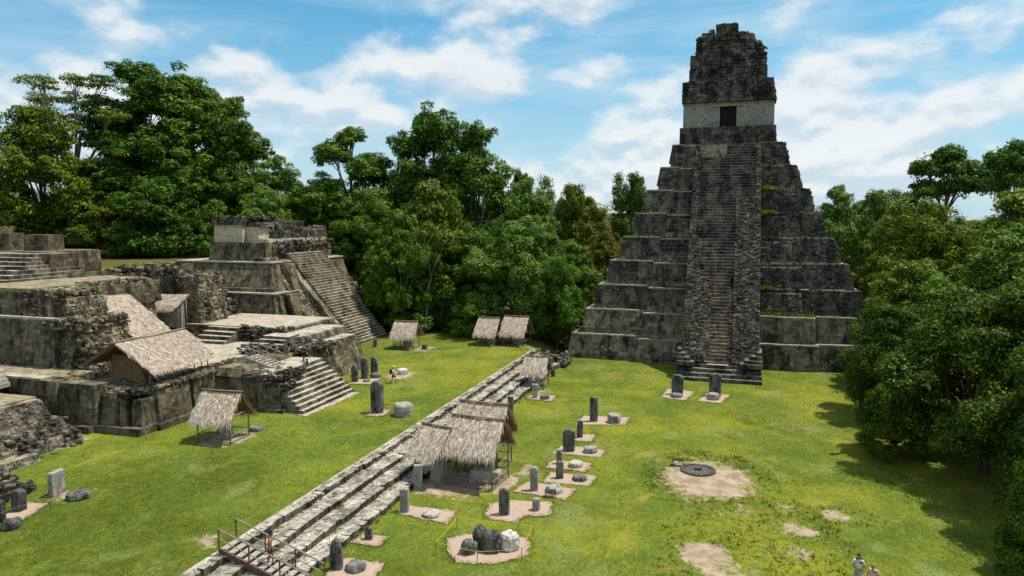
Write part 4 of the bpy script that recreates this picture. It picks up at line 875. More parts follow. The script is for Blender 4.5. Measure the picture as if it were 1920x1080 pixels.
stele('pointed stele leftmost of the three by the broad stairs', 64.3, 36.7, GT, 1.85, .72, 'point')
stele('tallest of the three stelae by the broad stairs', 66.0, 36.5, GT, 2.25, .78, 'round')
stele('rightmost of the three stelae by the broad stairs', 67.9, 36.4, GT, 2.0, .74, 'round')
altar('dark drum altar before the three stelae', 66.9, 35.7, GT, .56, .42, 'altar_dark', 'drum', 19)
altar('low square altar by the pointed stele', 64.7, 35.6, GT, .38, .26, 'altar_dark', 'dome', 20)
altar('white round altar on bare earth by the walking visitor', 69.2, 33.75, GT, .55, .55, 'white_rock', 'drum', 21)
stele('square pale slab leaning at the left edge of the lawn', 32.1, 38.7, GT, 1.5, .34, 'flat', 'stele_light', rz=.16, th=1.0)
altar('long dark fallen stone beside the square pale slab', 32.0, 36.95, GT, .55, .46, 'altar_dark', 'rough', 22, 1.25, .4)
stele('dark stele with shoulders near the left edge of the photograph', 29.6, 38.6, GT, 1.3, .6, 'round', 'boulder', th=.5)
stele('dark stele cut by the left edge of the photograph', 28.2, 38.2, GT, 1.25, .55, 'round', 'boulder')
altar('dark oval altar at the left edge below the stelae', 27.8, 36.9, GT, .5, .45, 'boulder', 'rough', 23, .9)
stele('small stele at the bottom of the side stairway', 83.2, 44.4, GT, 1.05, .5, 'round')
MB().box(83.1, 83.7, 37.2, 37.8, GT-.1, GT+.6, .03).build('stone_stump', M['stele'], label='small stone stump right of the shelter by the side stairway', cat='stone', bevel=.03)
altar('flat dark altar behind the lone thatched hut', 46.9, 35.6, GT, .5, .34, 'altar_dark', 'drum', 24, 1.2)
# boulders behind a yellow rope
def boulder(label, x, y, sx_, sy_, sz_, mat, seed, rot=(0, 0, 0)):
    r_ = random.Random(seed); mb = MB(); n, m = 14, 9; ph = [r_.uniform(0, 6) for _ in range(8)]
    vv = []
    for i_ in range(m+1):
        t = math.pi*i_/m
        for k in range(n):
            a = 2*math.pi*k/n; d = 1+.12*math.sin(3*a+ph[0])*math.sin(t)+.10*math.sin(5*a+ph[1]+2*t)+.09*math.sin(4*t+ph[2])+r_.gauss(0, .035)
            x_, y_, z_ = math.sin(t)*math.cos(a)*d, math.sin(t)*math.sin(a)*d, math.cos(t)*d
            vv.append((math.copysign(abs(x_)**.8, x_)*sx_, math.copysign(abs(y_)**.8, y_)*sy_, math.copysign(abs(z_)**.8, z_)*sz_))
    ff = [(i_*n+k, (i_+1)*n+k, (i_+1)*n+(k+1) % n, i_*n+(k+1) % n) for i_ in range(m) for k in range(n)]
    o = mb.add(vv, ff).build('boulder', M[mat], label=label, cat='boulder', world=False); o.location = (x, y, sz_*.82); o.rotation_euler = rot; return o
boulder('grey wedge shaped boulder leftmost inside the rope', 35.0, 13.3, .42, .42, .42, 'stele', 31, (.2, .35, .3))
boulder('dark upright boulder second from left inside the rope', 35.9, 12.9, .38, .42, .66, 'boulder', 32, (-.25, .1, .2))
boulder('dark boulder with pale patches in the middle of the rope', 35.6, 12.2, .55, .50, .62, 'boulder', 33, (.2, 0, .6))
boulder('white limestone boulder on the right inside the rope', 36.1, 11.35, .55, .52, .55, 'white_rock', 34, (0, 0, .9))
T = thing('rope_barrier', 'thin yellow rope strung on stakes around the boulders', 'barrier', (36, 12.6, 0))
RC = [(37.6, 15.0), (37.9, 10.5), (35.0, 10.3), (33.9, 12.4), (34.3, 14.9)]
for k, (a, b) in enumerate(RC):
    MB().tube([(a, b, -.1), (a+.01, b, .75)], .02, 5).build('stake', M['wood'], T)
    c_, d_ = RC[(k+1) % 5]; MB().tube([(a, b, .72), ((a+c_)/2, (b+d_)/2, .66), (c_, d_, .72)], .009, 5).build('rope', M['rope'], T)
T = thing('rope_barrier', 'thin rope on stakes before the dark stelae at the left edge', 'barrier', (30, 37.4, GT))
for a, b in ((30.2, 37.0), (31.6, 38.0)): MB().tube([(a, b, GT-.1), (a, b, GT+.95)], .02, 5).build('stake', M['wood'], T)
MB().tube([(30.2, 37.0, GT+.85), (29, 37.4, GT+.75), (27, 37.5, GT+.8)], .008, 5).build('rope', M['pole'], T); MB().tube([(30.2, 37.0, GT+.85), (30.9, 37.5, GT+.8), (31.6, 38.0, GT+.85)], .008, 5).build('rope', M['pole'], T)

# ------------------------------------------------------------------ fire pit and iron grills
T = thing('fire_pit', 'round sooty stone fire ring with ashes on bare earth', 'fire pit', (51.9, 2.1, 0))
MB().lathe([(1.0, -.05), (1.0, .045), (.2, .06)], 28).build('ash_bed', M['ash'], T, world=False)
for k in range(26):
    a = 2*math.pi*k/26
    for r_, hh in ((1.14, .10), (.92, .06)):
        aa = a+(.12 if r_ < 1 else 0); b = MB(); b.box(-.11, .11, -.125*r_/1.1, .125*r_/1.1, -.1, hh+rnd.uniform(-.02, .03), .015)
        o = b.build('stone', M['ring'], T, world=False); o.location = (r_*math.cos(aa), r_*math.sin(aa), 0); o.rotation_euler = (0, 0, aa)
for k in range(5): a = rnd.uniform(0, 3.1); MB().tube([(-.3*math.cos(a), -.3*math.sin(a), .06+.02*k), (.3*math.cos(a), .3*math.sin(a), .08+.02*k)], .045, 6).build('charred_log', M['metal'], T, world=False)
def grill(label, x, y, rz, s=1.0):
    T = thing('iron_grill', label, 'grill', (x, y, 0), rz, 'iron cooking grills')
    for sx_ in (-1, 1):
        for sy_ in (-1, 1): MB().tube([(sx_*.30*s, sy_*.42*s, -.02), (sx_*.2*s, sy_*.34*s, .46*s)], .022, 5).build('leg', M['metal'], T, world=False)
    MB().box(-.24*s, .24*s, -.42*s, .42*s, .45*s, .50*s).build('tray', M['metal'], T, world=False)
    for k in range(7): MB().tube([(-.24*s, (-.38+.127*k)*s, .53*s), (.24*s, (-.38+.127*k)*s, .53*s)], .012, 4).build('bar', M['metal'], T, world=False)
    MB().tube([(-.3*s, -.42*s, .1*s), (-.3*s, .42*s, .1*s)], .016, 5).build('foot_rail', M['metal'], T, world=False)
grill('black iron grill stand beside the round fire pit', 52.5, 3.55, .15); grill('small black iron grill before the broken pale altar', 44.0, 11.0, .3, .85)

# ------------------------------------------------------------------ wooden stairs
def wood_stairs(label, top, bot, wx, nst, rail=True, mat='wood', tm='wood_grey'):
    """flight in the y,z plane, wx wide along x; top and bot are (y,z); handrails on both sides"""
    T = thing('wooden_stairs', label, 'stairs', (wx[0], bot[0], bot[1]))
    (yt, zt), (yb, zb) = top, bot
    for x in wx: MB().extx([(yt, zt-.34), (yt, zt+.02), (yb, zb+.05), (yb, zb-.25)][::(1 if yt > yb else -1)], x-.05, x+.05).build('stringer', M[mat], T)
    for k in range(nst):
        f = (k+.5)/nst; y = yt+(yb-yt)*f; z = zt+(zb-zt)*f; MB().box(wx[0]+.04, wx[1]-.04, y-.17, y+.17, z-.02, z+.05, .006).build('tread', M[tm], T)
    for x in wx:
        ps = []
        for f in (0, .34, .68, 1.0):
            y = yt+(yb-yt)*f; z = zt+(zb-zt)*f; MB().tube([(x, y, z-.3), (x, y, z+1.0)], .042, 6).build('post', M[mat], T); ps.append((x, y+(.05 if f == 0 else 0), z+.98))
        MB().tube([ps[0], ps[1], (x, ps[2][1], ps[2][2]+.03), ps[3]], .04, 6).build('handrail', M['pole'], T)
        MB().tube([(p, q, r_-.5) for p, q, r_ in ps], .028, 6).build('mid_rail', M['pole'], T)
    return T
wood_stairs('brown wooden stairs with handrails crossing the long steps near the camera', (24.0, 1.75), (18.9, .1), (28.45, 29.75), 12)
wood_stairs('small grey wooden stairs with rails on the acropolis terrace', (42.6, 5.35), (39.7, 4.5), (55.0, 56.8), 7, mat='wood_grey', tm='tread')

# ------------------------------------------------------------------ people
def skin_mesh(verts, edges, rad, sub=2):
    me = bpy.data.meshes.new('tmp'); me.from_pydata(verts, edges, []); o = bpy.data.objects.new('tmp', me); COL.link(o)
    m = o.modifiers.new('s', 'SKIN'); sv = me.skin_vertices[0].data
    for k, r_ in enumerate(rad): sv[k].radius = r_ if isinstance(r_, tuple) else (r_, r_)
    sv[0].use_root = True; s2 = o.modifiers.new('d', 'SUBSURF'); s2.levels = sub; s2.render_levels = sub
    dg = bpy.context.evaluated_depsgraph_get(); ev = o.evaluated_get(dg); em = ev.to_mesh()
    V = [tuple(v.co) for v in em.vertices]; Fc = [tuple(p.vertices) for p in em.polygons]; ev.to_mesh_clear()
    bpy.data.objects.remove(o); bpy.data.meshes.remove(me); return V, Fc
def person(label, loc, rz, J, skin='skin', top='white_cloth', bottom='tan_cloth', hair='hair', pack=None, hat=None, long_hair=False, bare=False, sc_=1.0, trousers=False, shoes='black_cloth'):
    """J: joints facing +x; pelvis first"""
    T = thing('person', label, 'person', loc, rz); T.scale = (sc_,)*3
    names = ['pel', 'chest', 'neck', 'head', 'ls', 'le', 'lw', 'lh', 'rs', 're', 'rw', 'rh', 'lhip', 'lk', 'la', 'lt', 'rhip', 'rk', 'ra', 'rt']
    V = [J[n] for n in names]; ix = {n: k for k, n in enumerate(names)}
    E_ = [('pel', 'chest'), ('chest', 'neck'), ('neck', 'head'), ('chest', 'ls'), ('ls', 'le'), ('le', 'lw'), ('lw', 'lh'), ('chest', 'rs'), ('rs', 're'), ('re', 'rw'), ('rw', 'rh'), ('pel', 'lhip'), ('lhip', 'lk'), ('lk', 'la'), ('la', 'lt'), ('pel', 'rhip'), ('rhip', 'rk'), ('rk', 'ra'), ('ra', 'rt')]
    rad = dict(pel=(.14, .11), chest=(.15, .11), neck=.055, head=.065, ls=.07, le=.045, lw=.032, lh=.036, rs=.07, re=.045, rw=.032, rh=.036, lhip=.09, lk=.06, la=.04, lt=.04, rhip=.09, rk=.06, ra=.04, rt=.04)
    bv, bf = skin_mesh(V, [(ix[a], ix[b]) for a, b in E_], [rad[n] for n in names])
    mb = MB().add(bv, bf)
    H = Vector(J['head'])+Vector((.02, 0, .06)); vv = []; n, m = 14, 10      # head with brow, nose and chin
    for i_ in range(m+1):
        t = math.pi*i_/m
        for k in range(n):
            a = 2*math.pi*k/n; x_ = math.sin(t)*math.cos(a)*.098; y_ = math.sin(t)*math.sin(a)*.078; z_ = math.cos(t)*.125
            if k == 0 and i_ in (5, 6): x_ += .022
            if z_ < -.05: x_ = x_*.92+.01; y_ *= .88
            vv.append((H.x+x_, H.y+y_, H.z+z_))
    mb.add(vv, [(i_*n+k, (i_+1)*n+k, (i_+1)*n+(k+1) % n, i_*n+(k+1) % n) for i_ in range(m) for k in range(n)])
    for s_ in (-1, 1): mb.tube([H+Vector((0, s_*.075, -.03)), H+Vector((-.01, s_*.09, .02))], [.018, .022], 6)
    for hd, wr, s_ in (('lh', 'lw', 1), ('rh', 'rw', -1)):                      # five bent fingers each
        h_, w_ = Vector(J[hd]), Vector(J[wr]); d = (h_-w_).normalized(); sd = d.cross(Vector((0, 1, 0))); sd = sd.normalized() if sd.length > .1 else Vector((1, 0, 0)); inn = Vector((0, -s_, 0))
        for k, L in enumerate((.065, .078, .074, .058)):
            b = h_+sd*(.03-.02*k); mb.tube([b, b+d*L*.55+inn*.008, b+d*L+inn*.03], [.0095, .009, .007], 5)
        b = h_-d*.02+sd*.03; mb.tube([b, b+sd*.03+d*.02, b+sd*.035+d*.05+inn*.015], [.011, .010, .008], 5)
    body = mb.build('body', M[skin], T, world=False, smooth=True)
    for s_ in (-1, 1):
        e = MB().lathe([(.002, -.01), (.011, 0), (.002, .01)], 6); o = e.build('eye', M['eye'], body, world=False); o.location = H+Vector((.088, s_*.032, .01))
    if hair:
        hv = []
        for i_ in range(7):
            t = math.pi*.56*i_/6
            for k in range(n):
                a = 2*math.pi*k/n; f = 1.12; z_ = math.cos(t)*.125*f
                if abs(((a+math.pi) % (2*math.pi))-math.pi) < 1.0: z_ = max(z_, .055)
                elif long_hair and i_ == 6: z_ -= .2
                elif i_ == 6: z_ -= .05
                hv.append((H.x-.008+math.sin(t)*math.cos(a)*.098*f, H.y+math.sin(t)*math.sin(a)*.078*f, H.z+z_))
        MB().add(hv, [(i_*n+k, (i_+1)*n+k, (i_+1)*n+(k+1) % n, i_*n+(k+1) % n) for i_ in range(6) for k in range(n)]).build('hair', M[hair], T, world=False, smooth=True)
    if hat: MB().lathe([(.17, 0), (.175, .012), (.105, .02), (.10, .09), (.06, .12)], 18).build('hat', M[hat], T, world=False, smooth=True).location = H+Vector((-.01, 0, .05))
    mid = lambda a, b, f: tuple(Vector(J[a]).lerp(Vector(J[b]), f))
    if not bare:
        P = [mid('pel', 'chest', .05), J['chest'], mid('chest', 'neck', .55), J['ls'], mid('ls', 'le', .75), J['rs'], mid('rs', 're', .75)]
        cv_, cf = skin_mesh(P, [(0, 1), (1, 2), (1, 3), (3, 4), (1, 5), (5, 6)], [(.165, .135), (.17, .13), .075, .085, .066, .085, .066]); MB().add(cv_, cf).build('shirt', M[top], T, world=False, smooth=True)
    f = 1.0 if trousers else .85
    P = [mid('pel', 'chest', .25), J['pel'], J['lhip'], mid('lhip', 'lk', f), J['rhip'], mid('rhip', 'rk', f)]; E2 = [(0, 1), (1, 2), (2, 3), (1, 4), (4, 5)]; RR = [(.145, .12), (.158, .13), .105, .085, .105, .085]
    if trousers: P += [mid('lk', 'la', .92), mid('rk', 'ra', .92)]; E2 += [(3, 6), (5, 7)]; RR += [.062, .062]
    cv_, cf = skin_mesh(P, E2, RR); MB().add(cv_, cf).build('trousers' if trousers else 'shorts', M[bottom], T, world=False, smooth=True)
    for a, b in (('la', 'lt'), ('ra', 'rt')):
        cv_, cf = skin_mesh([tuple(Vector(J[a])+Vector((-.04, 0, -.03))), J[b]], [(0, 1)], [.052, .048]); MB().add(cv_, cf).build('shoe', M[shoes], T, world=False, smooth=True)
    if pack:
        c_ = Vector(J['chest'])+Vector((-.24, 0, -.05)); b = MB().frus(c_.x-.12, c_.x+.12, c_.y-.16, c_.y+.16, c_.z-.28, c_.x-.08, c_.x+.1, c_.y-.14, c_.y+.14, c_.z+.22).build('backpack', M[pack], T, world=False, bevel=.05)
        for s_ in (-1, 1): MB().tube([c_+Vector((.1, s_*.1, .18)), Vector(J['chest'])+Vector((.0, s_*.11, .2)), Vector(J['chest'])+Vector((.14, s_*.11, .05)), c_+Vector((.1, s_*.13, -.2))], .02, 5).build('strap', M[pack], b, world=False)
    return T
def pose(step=.0, arm=.0, lean=.0, bendarm=False):
    z = .0; J = dict(pel=(0, 0, .95), chest=(lean*.5, 0, 1.28), neck=(lean*.8, 0, 1.48), head=(lean+.01, 0, 1.58), ls=(lean*.6, .19, 1.39), rs=(lean*.6, -.19, 1.39))
    J.update(le=(lean*.5-arm*.5, .25, 1.12), lw=(lean*.5-arm*.5+.1, .25, .90), lh=(lean*.5-arm*.5+.12, .245, .83), re=(lean*.5+arm*.5, -.25, 1.12), rw=(lean*.5+arm*.6+.1, -.25, .90), rh=(lean*.5+arm*.6+.12, -.245, .83))
    if bendarm: J.update(re=(lean+.05, -.24, 1.14), rw=(lean+.26, -.16, 1.2), rh=(lean+.30, -.10, 1.23))
    s = step; J.update(lhip=(0, .10, .90), lk=(s*.55+.05, .11, .52), la=(s*.9, .11, .09+max(0, -s)*.1), lt=(s*.9+.15, .12, .05), rhip=(0, -.10, .90), rk=(-s*.3+.05, -.11, .50), ra=(-s*.9, -.11, .10), rt=(-s*.9+.15, -.12, .05))
    return J
person('visitor in light shirt and dark shorts walking past the white altar', (64.9, 32.7, GT), R(-70), pose(.33, .3, .03), top='white_cloth', bottom='black_cloth', pack='navy', hat='hat')
person('person in pale top pausing on the broad stone stairs', (56.4, 37.35, 3.8), R(150), pose(.16, .1, .05, True), top='white_cloth', bottom='tan_cloth', long_hair=True, pack='black_cloth')
person('person in blue shorts going down the wooden stairs', (29.1, 21.55, .92), R(-62), pose(.14, .15, .06), skin='skin_tan', bottom='navy', bare=True)
person('person with dark hair, pale shirt and backpack at the bottom edge', (37.2, -6.2, 0), R(165), pose(.2, .2, .02, True), top='white_cloth', bottom='grey_cloth', pack='black_cloth', trousers=True)
person('fair haired person, lower of the two at the bottom edge', (36.55, -6.75, 0), R(150), pose(.2, .1, .06), skin='skin', hair='tan_cloth', top='pink_cloth', bottom='tan_cloth', sc_=.95)

# ------------------------------------------------------------------ trees
def leaves(C, rad, per, leaf, flat=.75, droop=.25, shell=.55):
    """leaf faces scattered through flattened clumps centred on C"""
    C = np.repeat(C, per, 0); rr = np.repeat(rad, per); n = len(C)
    d = rng.normal(0, 1, (n, 3)); d /= np.linalg.norm(d, axis=1)[:, None]
    d[:, 2] = np.where(d[:, 2] < -.6, -d[:, 2]*.6, d[:, 2])
    r = rr*(shell+(1-shell)*rng.random(n)**.5)*rng.uniform(.82, 1.12, n)
    P = C+d*r[:, None]*np.array([1, 1, flat])
    nrm = d*.95+np.array([0, 0, .5])+rng.normal(0, .38, (n, 3)); nrm /= np.linalg.norm(nrm, axis=1)[:, None]
    t = np.cross(nrm, rng.normal(0, 1, (n, 3))); t[:, 2] -= droop; t /= np.linalg.norm(t, axis=1)[:, None]
    s = np.cross(nrm, t); s /= np.linalg.norm(s, axis=1)[:, None]
    L = (leaf*rng.uniform(.6, 1.35, n))[:, None]; W = L*rng.uniform(.30, .48, n)[:, None]
    V = np.stack([P-t*L*.5, P+s*W*.5-t*L*.05, P+t*L*.5, P-s*W*.5-t*L*.05], 1)
    return V.reshape(-1, 3), np.arange(4*n).reshape(-1, 4)
def clumps(kind, nc, Rr, H, zb):
    """clump centres on overlapping lobes that fill a crown of radius Rr between heights zb and H"""
    hh = H-zb; lob = []
    rings = dict(broad=[(.22, .62, 5, .36), (.48, .60, 5, .38), (.74, .34, 3, .36), (.88, .0, 1, .26)], tall=[(.14, .56, 5, .38), (.34, .64, 6, .40), (.54, .60, 5, .40), (.74, .44, 4, .36), (.90, .12, 2, .28)],
                 airy=[(.25, .55, 3, .30), (.45, .68, 4, .30), (.66, .70, 5, .30), (.86, .5, 4, .30), (.97, .1, 1, .26)], bush=[(.2, .58, 5, .40), (.55, .48, 4, .40), (.84, .1, 2, .34)],
                 umbrella=[(.35, .62, 5, .34), (.62, .45, 4, .36), (.85, .12, 2, .32)], near=[(.12, .66, 6, .32), (.36, .68, 6, .33), (.62, .56, 5, .33), (.84, .25, 3, .30)])[kind]
    for fz_, fr, n, lr in rings:
        a0 = rng.uniform(0, 6.28)
        for k in range(n):
            a = a0+2*math.pi*k/n+rng.uniform(-.35, .35); f = fr*rng.uniform(.75, 1.2)
            lob.append((math.cos(a)*Rr*f, math.sin(a)*Rr*f, zb+hh*min(.93, fz_+rng.uniform(-.07, .07)), Rr*lr*rng.uniform(.8, 1.15)))
    vs_ = min(1.15, max(.55, hh/(2.2*Rr)))*(.36 if kind == 'airy' else .6 if kind == 'umbrella' else 1)
    C, rad = [], []; wts = np.array([l[3]**2 for l in lob]); wts /= wts.sum()
    while len(C) < nc:
        lx, ly, lz, lr = lob[rng.choice(len(lob), p=wts)]
        d = rng.normal(0, 1, 3); d /= np.linalg.norm(d); d[2] = d[2]*.85+.15
        p = np.array([lx, ly, lz])+d*lr*np.array([1, 1, vs_])*rng.uniform(.72, 1.08)
        if p[2] > H or p[2] < zb*.6: continue
        C.append(p); rad.append(Rr*rng.uniform(.085, .165))
    return np.array(C), np.array(rad), lob
def make_variant(kind, Rr, H, zb, nc, per, leaf, r0, seed, bark):
    global rng
    keep = rng; rng = np.random.default_rng(seed)
    C, rad, lob = clumps(kind, nc, Rr, H, zb)
    fl = {'airy': .36, 'umbrella': .6}.get(kind, .88)
    V, F_ = leaves(C, rad, per, leaf, fl, .35 if kind == 'near' else .2, .5)
    # sparse inner leaves keep the crown from being hollow
    Ci = np.array([l[:3] for l in lob]); Vi, Fi = leaves(Ci, np.array([l[3]*.9 for l in lob]), int(per*nc*.018)+20, leaf*1.15, .8, .2, .3)
    me = mesh_np('crown', np.concatenate([V, Vi]), np.concatenate([F_, Fi+len(V)]), M['leaf_mid'])
    mb = MB(); a0 = rng.uniform(0, 6.28); bend = Rr*.10; zf = zb+(H-zb)*.12
    tp = Vector((math.cos(a0)*bend, math.sin(a0)*bend, zf))
    mb.tube([(0, 0, -.6), (bend*.2*math.cos(a0+1), bend*.2*math.sin(a0+1), zf*.35), tp*.7+Vector((0, 0, zf*.3*.3)), tp], [r0*1.45, r0, r0*.85, r0*.72], 8)
    for l in lob:                                      # limbs to each lobe, twigs to clumps
        e = Vector(l[:3]); m1 = tp.lerp(e, .45)+Vector((rng.normal(0, .05)*Rr, rng.normal(0, .05)*Rr, .06*(H-zb)*rng.uniform(-.3, 1)))
        mb.tube([tp-Vector((0, 0, zf*.06)), m1, e], [r0*.5, r0*.32, r0*.16], 6)
        dd = np.linalg.norm(C-np.array(l[:3]), axis=1)
        for q in np.argsort(dd)[:7]:
            c = Vector(C[q]); mb.tube([m1.lerp(e, rng.uniform(.3, 1)), (e+c)/2+Vector((0, 0, -.1)), c], [r0*.17, r0*.11, r0*.05], 4, False)
    tm = bpy.data.meshes.new('trunk'); tm.from_pydata(mb.v, [], mb.f); tm.update(); tm.materials.append(M[bark]); tm.polygons.foreach_set('use_smooth', [True]*len(tm.polygons))
    rng = keep; return me, tm, Rr, H
VAR = dict(broad=make_variant('broad', 8, 20, 2.2, 330, 135, .46, .42, 101, 'bark'), broad2=make_variant('broad', 8, 20, 3.0, 320, 135, .46, .40, 102, 'bark_dark'),
           tall=make_variant('tall', 7, 26, 2.5, 390, 130, .46, .42, 103, 'bark'), tall2=make_variant('tall', 7, 26, 3, 390, 130, .46, .40, 104, 'bark_dark'),
           airy=make_variant('airy', 8, 26, 8, 170, 85, .38, .38, 105, 'bark'), bush=make_variant('bush', 5, 9, .3, 190, 120, .34, .16, 106, 'bark_dark'),
           umbrella=make_variant('umbrella', 7, 20, 11.5, 150, 120, .44, .32, 107, 'bark'), near=make_variant('near', 6.5, 13, 1.2, 360, 210, .28, .28, 108, 'bark_dark'))
def tree(name, label, x, y, top, Rr, var, mat, rz, group='forest trees', z=None):
    cm, tm, r0, h0 = VAR[var]; z = hz(x, y) if z is None else z
    T = thing(name, label, 'shrub' if 'shrub' in name else 'tree', (x, y, z-.05), rz, group)
    s = Rr/r0; v = (top-z)/h0
    c = link(cm, 'crown', T); c.scale = (s, s, v); c.material_slots[0].link = 'OBJECT'; c.material_slots[0].material = M[mat]
    t = link(tm, 'trunk', T); t.scale = (s, s, v); return T
